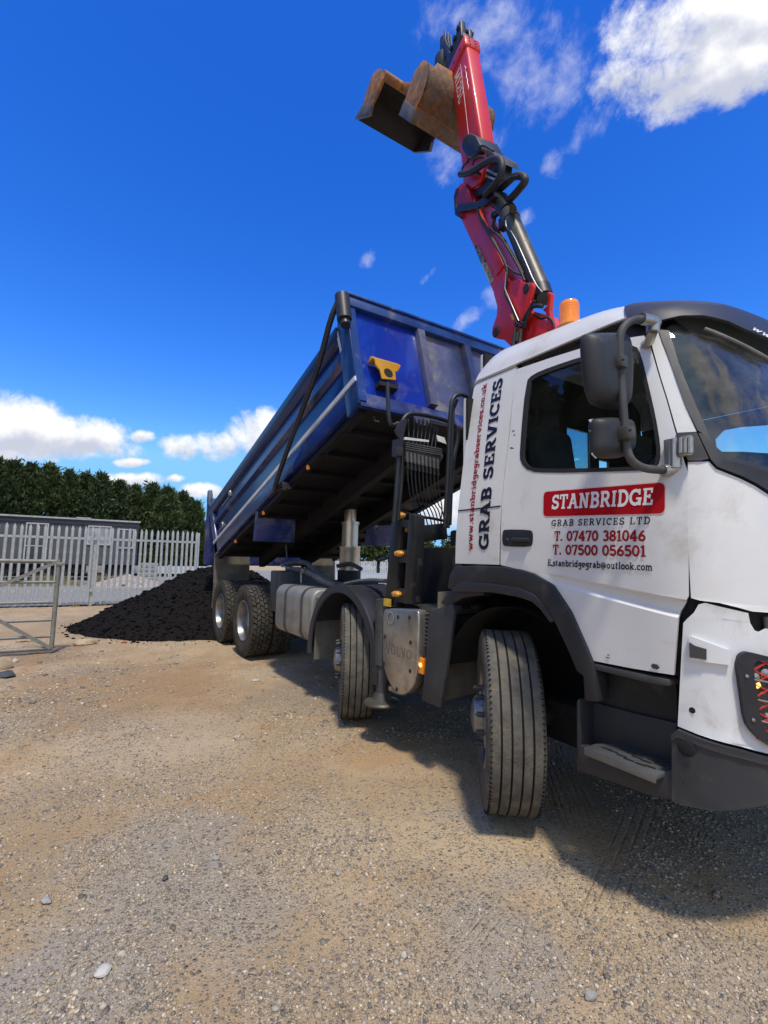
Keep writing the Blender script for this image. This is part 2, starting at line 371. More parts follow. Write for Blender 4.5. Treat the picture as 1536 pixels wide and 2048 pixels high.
glass_mat('door_glass', (.66, .86, .90), 1.1, .02); glass_mat('screen_glass', (.66, .84, .84), 1.5, .16, .02); glass_mat('far_glass', (.80, .97, .97), .6)

# ground material: sandy dirt, grey and rust patches, grit, tyre tracks pressed into it (bump only)
m = MATS['ground_dirt']; t = NT(m.node_tree); t.n.clear()
o = t.node('ShaderNodeOutputMaterial'); b = t.node('ShaderNodeBsdfPrincipled'); t.link(b.outputs[0], o.inputs[0]); b.inputs['Roughness'].default_value = .95; b.inputs['Specular IOR Level'].default_value = .15
tc = t.node('ShaderNodeTexCoord'); P = tc.outputs['Object']
big = t.noise(P, .55, 5, .6, .5); mid = t.noise(P, 2.2, 6, .62, .6); fine = t.noise(P, 55, 6, .7); grit = t.noise(P, 190, 3, .6)
mpn = t.node('ShaderNodeMapping'); mpn.inputs['Location'].default_value = (7, 3, 0); t.link(P, mpn.inputs[0]); big2 = t.noise(mpn.outputs[0], .8, 6, .62, .7)
c = t.mix(t.ss(big, .38, .64), (.42, .297, .170), (.55, .410, .255))
c = t.mix(t.ss(big2, .54, .72, 0, .75), c, (.37, .34, .295))
c = t.mix(t.ss(t.noise(P, 1.1, 6, .62, .8), .52, .70, 0, .75), c, (.42, .245, .11))
c = t.mix(t.ss(mid, .56, .74, 0, .5), c, (.43, .30, .17))
c = t.mix(t.ss(mid, .44, .26, 0, .5), c, (.26, .215, .165))
def patch(px, rad, col_, amt):
    # stains, drifts and darker spots mixed into the yard colour around a point
    global c
    q = PZ(*px); vd = t.node('ShaderNodeVectorMath', operation='DISTANCE'); t.link(P, vd.inputs[0]); vd.inputs[1].default_value = (q.x, q.y, 0)
    mk = t.ss(t.m('ADD', t.m('DIVIDE', vd.outputs['Value'], rad), t.m('MULTIPLY', t.m('SUBTRACT', t.noise(P, 1.6, 7, .68, .6), .5), 2.6)), 1.15, .45)
    c = t.mix(t.m('MULTIPLY', mk, amt), c, col_)
for a_ in (((230, 1370), 1.5, (.36, .215, .105), .75), ((60, 1310), .9, (.30, .18, .10), .7), ((760, 1490), .55, (.42, .25, .115), .6), ((560, 1560), .5, (.45, .30, .16), .55), ((1330, 1720), .42, (.46, .28, .12), .7), ((1200, 1590), .6, (.24, .15, .08), .75),
           ((90, 1960), .42, (.36, .35, .32), .75), ((330, 1720), .5, (.36, .34, .30), .6), ((1010, 1900), .28, (.33, .32, .30), .6), ((640, 1700), .4, (.52, .41, .27), .6), ((350, 1480), .8, (.54, .43, .31), .5), ((1480, 1960), .3, (.40, .34, .28), .5), ((620, 1390), .7, (.26, .22, .17), .6)): patch(*a_)
def grains(scale, seed, thr, lo_, hi_, amt):
    global c
    mm = t.node('ShaderNodeMapping'); mm.inputs['Location'].default_value = (seed, seed*2, 0); mm.inputs['Scale'].default_value = (1, 1, .3); t.link(P, mm.inputs[0])
    vo = t.node('ShaderNodeTexVoronoi'); vo.inputs['Scale'].default_value = scale; vo.inputs['Randomness'].default_value = 1; t.link(mm.outputs[0], vo.inputs['Vector'])
    sc_ = t.node('ShaderNodeSeparateColor'); t.link(vo.outputs['Color'], sc_.inputs[0])
    keep = t.m('MULTIPLY', t.ss(vo.outputs['Distance'], .55, .38), t.m('GREATER_THAN', t.m('ADD', sc_.outputs[1], t.m('ADD', t.m('MULTIPLY', t.m('SUBTRACT', mid, .5), 1.6), t.m('MULTIPLY', t.m('SUBTRACT', big2, .5), 2.2))), thr))
    c = t.mix(t.m('MULTIPLY', keep, amt), c, t.mix(sc_.outputs[0], lo_, hi_))
    return t.m('MULTIPLY', keep, t.ss(vo.outputs['Distance'], .55, .0))
g1_ = grains(95, 3, .52, (.16, .125, .09), (.60, .49, .35), .85); g2_ = grains(48, 8, .66, (.17, .15, .125), (.56, .46, .34), .85)
c = t.mix(t.ss(fine, .52, .72, 0, .5), c, (.22, .17, .12))
c = t.mix(t.ss(grit, .60, .74, 0, .6), c, (.60, .53, .44))
c = t.mix(t.ss(grit, .40, .28, 0, .6), c, (.12, .10, .085))
sep = t.node('ShaderNodeSeparateXYZ'); t.link(P, sep.inputs[0])
def track(x0, y0, x1, y1, wd, n):
    dx, dy = x1-x0, y1-y0; L = math.hypot(dx, dy); ux, uy = dx/L, dy/L
    al = t.m('ADD', t.m('MULTIPLY', sep.outputs[0], ux), t.m('ADD', t.m('MULTIPLY', sep.outputs[1], uy), -(x0*ux+y0*uy)))
    ac = t.m('ADD', t.m('MULTIPLY', sep.outputs[0], -uy), t.m('ADD', t.m('MULTIPLY', sep.outputs[1], ux), (x0*uy-y0*ux)))
    ac = t.m('ADD', ac, t.m('MULTIPLY', t.m('SUBTRACT', mid, .5), .03))
    inside = t.m('MULTIPLY', t.ss(t.m('ABSOLUTE', ac), wd/2, wd/2-.03), t.m('MULTIPLY', t.ss(al, 0, .25), t.ss(al, L, L-.35)))
    wave = t.m('ABSOLUTE', t.m('SINE', t.m('MULTIPLY', ac, PI*n/wd)))
    return t.m('MULTIPLY', t.m('MULTIPLY', inside, t.ss(wave, .0, .75)), t.ss(t.noise(P, 5, 5, .65), .36, .60, .12, 1))
TR = []
def trackpx(a, b_, wd, n): p, q = PZ(*a), PZ(*b_); TR.append(track(p.x, p.y, q.x, q.y, wd, n))
trackpx((1300, 1590), (1190, 1890), .24, 5); trackpx((1090, 1470), (1190, 1700), .26, 6); trackpx((1040, 1630), (1120, 1745), .15, 4); trackpx((1230, 1830), (1150, 2000), .16, 4)
trackpx((1010, 1800), (850, 1980), .13, 4); trackpx((1420, 1590), (1365, 1700), .2, 6)
tr = TR[0]
for q in TR[1:]: tr = t.m('MAXIMUM', tr, q)
c = t.mix(t.m('MULTIPLY', tr, .45), c, (.40, .29, .18))
t.link(c, b.inputs['Base Color'])
hgt = t.m('ADD', t.m('ADD', t.m('MULTIPLY', g1_, .006), t.m('MULTIPLY', g2_, .010)), t.m('ADD', t.m('ADD', t.m('MULTIPLY', fine, .010), t.m('MULTIPLY', grit, .005)), t.m('ADD', t.m('MULTIPLY', mid, .03), t.m('MULTIPLY', tr, .012))))
bn = t.node('ShaderNodeBump'); bn.inputs['Strength'].default_value = 1.0; bn.inputs['Distance'].default_value = 1.0
t.link(hgt, bn.inputs['Height']); t.link(bn.outputs[0], b.inputs['Normal'])

# ------------------------------------------------------------------ ground, yard
def gz(x, y):
    # gentle unevenness, flat under the wheels
    d = 1.0
    return .026*mnoise.noise(V((x*.9, y*.9, 0))) + .010*mnoise.noise(V((x*3.1, y*3.1, 4))) + .005*mnoise.noise(V((x*9, y*9, 9)))
def axis(lo, hi, c, fine_, grow, mx):
    pts = [c]; st = fine_
    p = c
    while p < hi: p += st; pts.append(p); st = min(mx, st*grow)
    p = c; st = fine_
    while p > lo: p -= st; pts.append(p); st = min(mx, st*grow)
    return sorted(pts)
xs = axis(-400, 300, .9, .035, 1.022, 40); ys_ = axis(-300, 400, -2.2, .035, 1.022, 40)
verts = []
for x in xs:
    for y in ys_:
        near = max(0, 1-max(abs(x+4), abs(y+2)*1.2)/22)
        verts.append((x, y, gz(x, y)*(1 if near > 0 else 0)*min(1, near*3) - .004))
ny = len(ys_)
faces = [(i*ny+j, (i+1)*ny+j, (i+1)*ny+j+1, i*ny+j+1) for i in range(len(xs)-1) for j in range(ny-1)]
g = MB(); g.v = verts; g.f = faces
ground = tag(g.build('ground', 'ground_dirt', None, 180, recalc=False), kind='structure')
yv = []; n_ = 26
for i in range(n_+1):
    for j in range(n_*2+1):
        x = -13.9 - 32*(i/n_); y = -30 + 62*(j/(2*n_))
        if i == 0: x += .18*mnoise.noise(V((y*1.3, 2, 1))) + .25
        yv.append((x, y, .028 + .012*mnoise.noise(V((x*.7, y*.7, 3)))))
k_ = 2*n_+1
g = MB(); g.v = yv; g.f = [(i*k_+j, i*k_+j+1, (i+1)*k_+j+1, (i+1)*k_+j) for i in range(n_) for j in range(k_-1)]
tag(g.build('gravel_yard', 'yard_gravel', None, 180, recalc=True), kind='structure')

def blobs(N, pts, sizes, name, m, parent=None, flat=.65, smooth=True):
    # N small irregular stones in one mesh; pts (N,3), sizes (N,)
    bv = []
    bm = bmesh.new(); bmesh.ops.create_icosphere(bm, subdivisions=1, radius=1); bv = np.array([v.co[:] for v in bm.verts]); bf = np.array([[v.index for v in f.verts] for f in bm.faces]); bm.free()
    nv = len(bv)
    sc = np.stack([RNG.uniform(.7, 1.35, N), RNG.uniform(.6, 1.1, N), RNG.uniform(.35, flat, N)], 1)
    jit = RNG.uniform(.72, 1.22, (N, nv, 1)); a = RNG.uniform(0, 2*PI, N)
    P_ = bv[None]*jit*sc[:, None]*sizes[:, None, None]
    ca, sa = np.cos(a)[:, None], np.sin(a)[:, None]
    X_ = P_[..., 0]*ca - P_[..., 1]*sa; Y_ = P_[..., 0]*sa + P_[..., 1]*ca
    tl = RNG.uniform(-.35, .35, (N, 1)); Z_ = P_[..., 2] + X_*tl
    vs = np.stack([X_, Y_, Z_], -1) + pts[:, None]
    fs = (bf[None] + (np.arange(N)*nv)[:, None, None]).reshape(-1, 3)
    me = bpy.data.meshes.new(name); me.vertices.add(N*nv); me.vertices.foreach_set('co', vs.reshape(-1))
    me.loops.add(fs.size); me.loops.foreach_set('vertex_index', fs.reshape(-1).astype(np.int32))
    me.polygons.add(len(fs)); me.polygons.foreach_set('loop_start', np.arange(0, fs.size, 3, dtype=np.int32)); me.polygons.foreach_set('loop_total', np.full(len(fs), 3, np.int32))
    me.update(calc_edges=True); me.validate()
    if smooth: me.shade_smooth()
    me.materials.append(MATS[m]); return place(bpy.data.objects.new(name, me), parent)

# loose gravel, drifting into patches; denser in grains near the viewer
def clump(x, y): return mnoise.noise(V((x*.42, y*.42, 50)))*.55 + mnoise.noise(V((x*1.1, y*1.1, 20)))*.7 + mnoise.noise(V((x*3.3, y*3.3, 31)))*.5
P_, S_ = [], []
def sow(n, px_lo, px_hi, py_lo, py_hi, s_lo, s_hi, thr):
    k = 0; tries = 0
    while k < n and tries < n*6:
        tries += 1
        q = PZ(random.uniform(px_lo, px_hi), py_lo + (py_hi-py_lo)*random.random()**1.0)
        c = clump(q.x, q.y)
        if c + random.uniform(-.28, .28) < thr: continue
        if q.x > .62 and q.y > -.75 and random.random() < .5: continue
        s = s_lo*(s_hi/s_lo)**(random.random()**2.2)
        P_.append((q.x, q.y, gz(q.x, q.y) - .004 + s*.12)); S_.append(s); k += 1
sow(36000, -150, 1690, 1600, 2180, .0022, .0090, .08); sow(17000, -150, 1690, 1380, 1750, .004, .012, .05); sow(7000, -100, 1200, 1290, 1480, .006, .018, .05)
sow(1500, -150, 1690, 1450, 2150, .007, .016, .12); sow(300, -50, 700, 1285, 1450, .012, .035, .0)
gr = blobs(len(P_), np.array(P_), np.array(S_), 'loose_gravel', 'pebble', flat=.75)
tag(gr, 'loose mixed gravel scattered over the sandy yard', 'gravel', kind='stuff')

def rock(name, px, size, m, label, cat='stone', group=None, z=0., sub=3, amp=.28, seed=0):
    q = PZ(px[0], px[1], 0); bm = bmesh.new(); bmesh.ops.create_icosphere(bm, subdivisions=sub, radius=1)
    for v in bm.verts:
        n = v.co.normalized(); f = 1 + amp*mnoise.noise(n*1.3 + V((seed*3.7, seed, 0))) + amp*.4*mnoise.noise(n*4 + V((seed, 0, seed)))
        for ax in ((.8, .3, .5), (-.6, .7, .4), (.2, -.9, .3), (-.7, -.5, .5), (.1, .1, 1)):
            a = V(ax).normalized(); e = .82 + .06*math.sin(seed*5+ax[0]*9); dd = (n*f).dot(a)
            if dd > e: f *= e/dd
        v.co = V((n.x*f*size[0], n.y*f*size[1], n.z*f*size[2])); 
    r = MB(); rz = Matrix.Rotation(seed*1.7, 3, 'Z'); r.add([rz @ v.co + V((q.x, q.y, gz(q.x, q.y)+size[2]*.45+z)) for v in bm.verts], [[v.index for v in f.verts] for f in bm.faces]); bm.free()
    return tag(r.build(name, m, None, 30), label, cat, group)
rock('sandstone_block', (170, 1289), (.17, .11, .065), 'rock_sand', 'flat sandy block lying at the foot of the black heap', seed=1)
rock('sandstone_block', (-2, 1335), (.13, .15, .11), 'rock_sand', 'big pinkish sandstone lump at the left edge under the gate', seed=2)
rock('sandstone_block', (50, 1283), (.12, .09, .04), 'rock_sand', 'low sandy slab on the dirt behind the bars of the steel gate', seed=3)
rock('stone', (30, 1322), (.045, .035, .03), 'rock_pale', 'small white stone beside the pinkish sandstone lump', seed=4)
rock('stone', (206, 1946), (.032, .026, .014), 'rock_pale', 'pale flat stone alone in the near left gravel', seed=5)
rock('stone', (92, 1806), (.026, .016, .012), 'rock_grey', 'grey pointed stone left of the pale flat stone', seed=6)
rock('stone', (330, 1763), (.016, .014, .011), 'slate_dark', 'small dark stone in the bare dirt of the foreground', seed=7)
rock('stone', (432, 1722), (.018, .014, .010), 'rock_grey', 'grey chip of stone in the middle of the foreground gravel', seed=8)
rock('stone', (808, 1900), (.012, .012, .012), 'rock_pale', 'white round pebble near the bottom centre of the picture', seed=9)
rock('stone', (1182, 2000), (.024, .017, .014), 'rock_grey', 'grey rounded cobble at the lower right of the picture', seed=10)
rock('stone', (675, 1748), (.018, .013, .007), 'rock_grey', 'blue grey flat stone on bare sand in front of the truck', seed=11)
rock('stone', (512, 1362), (.05, .03, .02), 'rock_pale', 'white flake of stone on the dirt by the rear wheels', seed=12)
rock('slate_debris', (12, 1352), (.13, .10, .045), 'slate_dark', 'dark broken slate piece at the left edge of the dirt', seed=13)
rock('brick_fragment', (248, 1286), (.05, .03, .02), 'brick_red', 'red brick fragment just in front of the black heap', 'brick', seed=14)
# ------------------------------------------------------------------ lettering: slab letters drawn as strokes
def arc(cx, cy, rx, ry, a0, a1, n=10): return [(cx+rx*math.cos(R(a0+(a1-a0)*i/n)), cy+ry*math.sin(R(a0+(a1-a0)*i/n))) for i in range(n+1)]
SW = .13; MW = .19
def sf(x, y, h=.17): return ('s', [(x-h, y), (x+h, y)])
B0, T0 = SW/2, 1-SW/2
XH = .70; XT = XH-SW/2
G = {
 'A': (.92, [('m', [(.17, B0), (.46, 1)]), ('m', [(.46, 1), (.75, B0)]), ('s', [(.27, .36), (.65, .36)]), sf(.15, B0), sf(.77, B0), sf(.38, T0, .12)]),
 'B': (.80, [('m', [(.22, 0), (.22, 1)]), ('m', [(.06, T0)]+arc(.46, .735, .2, .2, 90, -90, 8)+[(.2, .535)]), ('m', [(.2, .52)]+arc(.48, .29, .22, .225, 90, -90, 8)+[(.06, B0)])]),
 'C': (.80, [('m', arc(.45, .5, .35, .41, 45, 315, 16)), ('s', [(.72, .62), (.72, .98)])]),
 'D': (.86, [('m', [(.22, 0), (.22, 1)]), ('m', [(.06, T0)]+arc(.40, .5, .36, .435, 90, -90, 12)+[(.06, B0)])]),
 'E': (.78, [('m', [(.22, 0), (.22, 1)]), ('s', [(.06, T0), (.70, T0)]), ('s', [(.06, B0), (.72, B0)]), ('s', [(.2, .51), (.54, .51)]), ('s', [(.65, .70), (.65, 1)]), ('s', [(.67, 0), (.67, .32)]), ('s', [(.52, .39), (.52, .63)])]),
 'F': (.74, [('m', [(.22, 0), (.22, 1)]), ('s', [(.06, T0), (.68, T0)]), ('s', [(.2, .50), (.54, .50)]), ('s', [(.63, .70), (.63, 1)]), sf(.22, B0)]),
 'G': (.90, [('m', arc(.46, .5, .36, .41, 48, 345, 16)), ('s', [(.74, .64), (.74, .98)]), ('m', [(.77, .02), (.77, .42)]), ('s', [(.52, .42), (.90, .42)])]),
 'I': (.44, [('m', [(.22, 0), (.22, 1)]), sf(.22, B0), sf(.22, T0)]),
 'L': (.74, [('m', [(.22, 0), (.22, 1)]), sf(.22, T0), ('s', [(.06, B0), (.70, B0)]), ('s', [(.64, 0), (.64, .36)])]),
 'M': (1.10, [('m', [(.20, 0), (.20, 1)]), ('m', [(.90, 0), (.90, 1)]), ('m', [(.20, .98), (.55, .12)]), ('m', [(.55, .12), (.90, .98)]), sf(.20, B0), sf(.90, B0), sf(.14, T0, .12), sf(.96, T0, .12)]),
 'N': (.94, [('m', [(.22, 0), (.22, 1)]), ('m', [(.72, 0), (.72, 1)]), ('m', [(.22, .98), (.72, .02)]), sf(.22, B0), sf(.16, T0, .13), sf(.72, T0)]),
 'O': (.90, [('m', arc(.45, .5, .36, .41, 0, 360, 22))]),
 'P': (.78, [('m', [(.22, 0), (.22, 1)]), ('m', [(.06, T0)]+arc(.46, .69, .22, .245, 90, -90, 8)+[(.2, .445)]), sf(.22, B0)]),
 'R': (.88, [('m', [(.22, 0), (.22, 1)]), ('m', [(.06, T0)]+arc(.46, .71, .21, .225, 90, -90, 8)+[(.2, .485)]), ('m', [(.46, .48), (.74, B0)]), sf(.22, B0), sf(.77, B0, .11)]),
 'S': (.72, [('m', arc(.37, .71, .24, .215, 30, 270, 10)+arc(.37, .285, .26, .215, 90, -150, 10)), ('s', [(.60, .70), (.60, .99)]), ('s', [(.12, .02), (.12, .32)])]),
 'T': (.80, [('m', [(.40, 0), (.40, 1)]), ('s', [(.04, T0), (.76, T0)]), ('s', [(.09, .66), (.09, 1)]), ('s', [(.71, .66), (.71, 1)]), sf(.40, B0)]),
 'V': (.88, [('m', [(.15, T0), (.44, 0)]), ('m', [(.44, 0), (.73, T0)]), sf(.14, T0), sf(.74, T0)]),
 'W': (1.2, [('m', [(.14, T0), (.36, 0)]), ('m', [(.36, 0), (.60, .9)]), ('m', [(.60, .9), (.84, 0)]), ('m', [(.84, 0), (1.06, T0)]), sf(.14, T0, .14), sf(1.06, T0, .14)]),
 '0': (.74, [('m', arc(.37, .5, .27, .41, 0, 360, 20))]),
 '1': (.56, [('m', [(.30, 0), (.30, 1)]), ('m', [(.07, .78), (.30, .92)]), sf(.30, B0, .22)]),
 '2': (.72, [('m', arc(.35, .69, .25, .22, 160, -40, 9)+[(.12, .10)]), ('s', [(.06, B0), (.66, B0)]), ('s', [(.62, 0), (.62, .28)])]),
 '3': (.72, [('m', arc(.33, .72, .24, .20, 150, -90, 9)), ('m', arc(.34, .30, .27, .22, 90, -150, 10))]),
 '4': (.80, [('m', [(.52, 0), (.52, 1)]), ('m', [(.52, .97), (.08, .34)]), ('m', [(.04, .30), (.76, .30)]), sf(.52, B0, .18)]),
 '5': (.72, [('m', [(.14, .52), (.16, .92)]), ('m', [(.12, .91), (.62, .91)]), ('m', [(.14, .52)]+arc(.34, .33, .28, .25, 120, -150, 12))]),
 '6': (.74, [('m', [(.58, .93), (.36, .78), (.16, .50)]+arc(.38, .31, .26, .22, 170, 530, 18))]),
 '7': (.72, [('s', [(.06, T0), (.70, T0)]), ('m', [(.62, .94), (.30, 0)]), ('s', [(.09, .72), (.09, 1)])]),
 '8': (.74, [('m', arc(.37, .72, .23, .19, 0, 360, 16)), ('m', arc(.37, .29, .27, .21, 0, 360, 16))]),
 '.': (.32, [('m', [(.15, 0), (.15, .2)])]), ' ': (.42, []), '|': (.3, [('s', [(.15, -.1), (.15, 1.1)])]),
 'a': (.68, [('m', arc(.32, .44, .20, .18, 140, 0, 7)+[(.52, B0)]), ('m', arc(.29, .23, .19, .15, 20, 380, 14)), ('s', [(.52, B0), (.66, B0)])]),
 'b': (.74, [('m', [(.18, 0), (.18, 1)]), ('m', arc(.42, .35, .24, .27, 0, 360, 16)), ('s', [(.03, T0), (.2, T0)])]),
 'c': (.62, [('m', arc(.35, .35, .25, .27, 45, 315, 13)), ('s', [(.54, .42), (.54, .66)])]),
 'd': (.76, [('m', [(.56, 0), (.56, 1)]), ('m', arc(.32, .35, .24, .27, 0, 360, 16)), ('s', [(.42, T0), (.6, T0)]), ('s', [(.56, B0), (.72, B0)])]),
 'e': (.66, [('m', arc(.34, .35, .25, .27, 0, 310, 14)), ('s', [(.1, .35), (.6, .35)])]),
 'g': (.70, [('m', arc(.32, .42, .21, .2, 0, 360, 16)), ('m', [(.53, .62), (.53, -.08)]+arc(.30, -.10, .23, .15, 0, -150, 8)), ('s', [(.5, XT), (.68, XT)])]),
 'i': (.40, [('m', [(.20, 0), (.20, XH)]), sf(.20, B0, .16), ('s', [(.04, XT), (.2, XT)]), ('m', [(.2, .84), (.2, 1.0)])]),
 'k': (.76, [('m', [(.18, 0), (.18, 1)]), ('m', [(.2, .26), (.56, .64)]), ('m', [(.34, .40), (.60, B0)]), sf(.18, B0, .14), ('s', [(.03, T0), (.2, T0)]), sf(.60, XT, .12), sf(.62, B0, .12)]),
 'l': (.40, [('m', [(.20, 0), (.20, 1)]), sf(.20, B0, .16), ('s', [(.04, T0), (.2, T0)])]),
 'm': (1.12, [('m', [(.18, 0), (.18, XH)]), ('m', [(.18, .3)]+arc(.36, .44, .18, .19, 170, 0, 8)+[(.54, 0)]), ('m', [(.54, .3)]+arc(.73, .44, .19, .19, 170, 0, 8)+[(.92, 0)]), sf(.18, B0, .14), sf(.54, B0, .12), sf(.92, B0, .14), ('s', [(.04, XT), (.2, XT)])]),
 'n': (.78, [('m', [(.18, 0), (.18, XH)]), ('m', [(.18, .3)]+arc(.38, .44, .20, .19, 170, 0, 8)+[(.58, 0)]), sf(.18, B0, .14), sf(.58, B0, .14), ('s', [(.04, XT), (.2, XT)])]),
 'o': (.68, [('m', arc(.34, .35, .25, .27, 0, 360, 18))]),
 'r': (.60, [('m', [(.18, 0), (.18, XH)]), ('m', [(.18, .3)]+arc(.40, .40, .22, .22, 165, 60, 6)), sf(.18, B0, .15), ('s', [(.04, XT), (.2, XT)])]),
 's': (.58, [('m', arc(.29, .48, .18, .15, 30, 270, 9)+arc(.29, .21, .19, .13, 90, -150, 9)), ('s', [(.46, .48), (.46, .68)])]),
 't': (.52, [('m', [(.22, .9), (.22, .2)]+arc(.34, .2, .13, .13, 180, 300, 6)), ('s', [(.04, XT), (.44, XT)])]),
 'u': (.78, [('m', [(.18, XH), (.18, .25)]+arc(.37, .26, .19, .19, 180, 360, 8)+[(.56, XH)]), ('m', [(.56, XH), (.56, 0)]), ('s', [(.04, XT), (.2, XT)]), ('s', [(.42, XT), (.58, XT)]), ('s', [(.56, B0), (.72, B0)])]),
 'v': (.74, [('m', [(.14, XT), (.37, 0)]), ('m', [(.37, 0), (.60, XT)]), sf(.14, XT, .14), sf(.60, XT, .14)]),
 'w': (1.04, [('m', [(.14, XT), (.33, 0)]), ('m', [(.33, 0), (.52, .62)]), ('m', [(.52, .62), (.71, 0)]), ('m', [(.71, 0), (.90, XT)]), sf(.14, XT, .13), sf(.90, XT, .13)]),
 '@': (1.05, [('m', arc(.50, .36, .17, .18, 0, 360, 14)), ('s', [(.68, .56), (.68, .24)]+arc(.78, .24, .1, .1, 180, 340, 5)+arc(.50, .36, .42, .46, 0, 300, 18))]),
}
def text_strokes(s, bold=1., track=.04, sans=False):
    out = []; x = 0
    for ch in s:
        adv, st = G[ch]
        for k, pts in st:
            hw = (MW if k == 'm' else SW)*bold/2
            pts = [V((px+x, py)) for px, py in pts]; n = len(pts); closed = (pts[0]-pts[-1]).length < 1e-6 and n > 3
            L, Rr = [], []
            for i, p in enumerate(pts):
                a = pts[i]-pts[i-1] if i else (pts[0]-pts[-2] if closed else pts[1]-pts[0]); b_ = pts[i+1]-pts[i] if i < n-1 else (pts[1]-pts[0] if closed else a)
                if i == 0 and not closed: a = b_
                a = a.normalized(); b_ = b_.normalized(); m_ = (a+b_)
                m_ = m_.normalized() if m_.length > 1e-4 else b_
                nn = V((-m_.y, m_.x)); sc = hw/max(.5, nn.dot(V((-b_.y, b_.x))))
                L.append(p+nn*sc); Rr.append(p-nn*sc)
            out.append((L, Rr))
        x += adv+track
    return out, x-track
def lettering(s, name, m, parent, fmap, length, cap, bold=1., track=.04, step=0.00012, off=.0):
    # fmap(u, v, lift) -> 3D point; u along the baseline in metres, v up in metres
    st, tw = text_strokes(s, bold, track); kx = length/tw; mb = MB()
    for i, (L, Rr) in enumerate(st):
        lift = off + step*(i % 6)
        vs = []
        for a, b_ in zip(L, Rr): vs += [fmap(a.x*kx, a.y*cap, lift), fmap(b_.x*kx, b_.y*cap, lift)]
        mb.add(vs, [(2*j, 2*j+1, 2*j+3, 2*j+2) for j in range(len(L)-1)])
    return mb.build(name, m, parent, 180, flat=True, recalc=False)

# ------------------------------------------------------------------ the cab's skin: a surface (s, z) -> point
YS = [(.3, 1.25), (1.45, 1.25), (1.65, 1.246), (1.85, 1.226), (2.1, 1.192), (2.32, 1.16), (2.6, 1.112), (2.8, 1.07), (2.88, 1.04), (2.95, .99), (3.01, .91), (3.06, .80), (3.10, .64), (3.125, .40), (3.14, .10)]
XF = [(.3, 1.43), (1.2, 1.435), (1.9, 1.43), (2.05, 1.40), (2.3, 1.325), (2.6, 1.22), (2.7, 1.165), (2.8, 1.085), (2.9, .995), (2.98, .915), (3.05, .83), (3.10, .74), (3.14, .60)]
NE = 3.0
def kx_(x): return .26*max(0., min(1., (x+.33)/1.15))
def ze(z, x): return z if z < 2.72 else 2.72+(z-2.72)/(1-kx_(x))
def zf(z, x): return z if z < 2.72 else 2.72+(z-2.72)*(1-kx_(x))
def sm(tab, z): return (lerp_tab(tab, z-.03)+2*lerp_tab(tab, z)+lerp_tab(tab, z+.03))/4
def skin0(s, z):
    z_ = ze(z, min(s, 1.)); yy, xf = sm(YS, z_), sm(XF, z_); L = .5; x0 = xf-L
    if s <= x0: return V((s, -yy, z))
    th = (s-x0)/L
    if th >= PI/2: return V((xf, (th-PI/2)*yy, z))
    c, sn = math.cos(th), math.sin(th); r = (c**NE+sn**NE)**(-1/NE)
    return V((x0+L*r*sn, -yy*r*c, z))
def skin(s, z, off=0.):
    p = skin0(s, z)
    if not off: return p
    e = .004; a = skin0(s+e, z)-skin0(s-e, z); b_ = skin0(s, z+e)-skin0(s, z-e); n = a.cross(b_).normalized()
    return p + n*off
def center_s(z): return sm(XF, ze(z, 1.))-.5+.5*PI/2
def hit(px, py):
    d = ray(px, py); t0 = 1.2
    def inside(P):
        z_ = ze(P.z, P.x); yy, xf = sm(YS, z_), sm(XF, z_); x0 = xf-.5
        if z_ > 3.139: return False
        if P.x <= x0: return abs(P.y) < yy
        if P.x > xf: return False
        return ((P.x-x0)/.5)**NE + (abs(P.y)/yy)**NE < 1
    t = t0
    while t < 6 and not inside(CP+d*t): t += .01
    lo, hi = t-.01, t
    for _ in range(24):
        mid_ = (lo+hi)/2
        if inside(CP+d*mid_): hi = mid_
        else: lo = mid_
    P = CP+d*hi; xf = sm(XF, ze(P.z, P.x)); x0 = xf-.5
    if P.x <= x0: return V((P.x, P.z))
    return V((x0+.5*math.atan2((P.x-x0)/.5, abs(P.y)/sm(YS, ze(P.z, P.x))), P.z))
def H(pts): return [hit(*p) for p in pts]
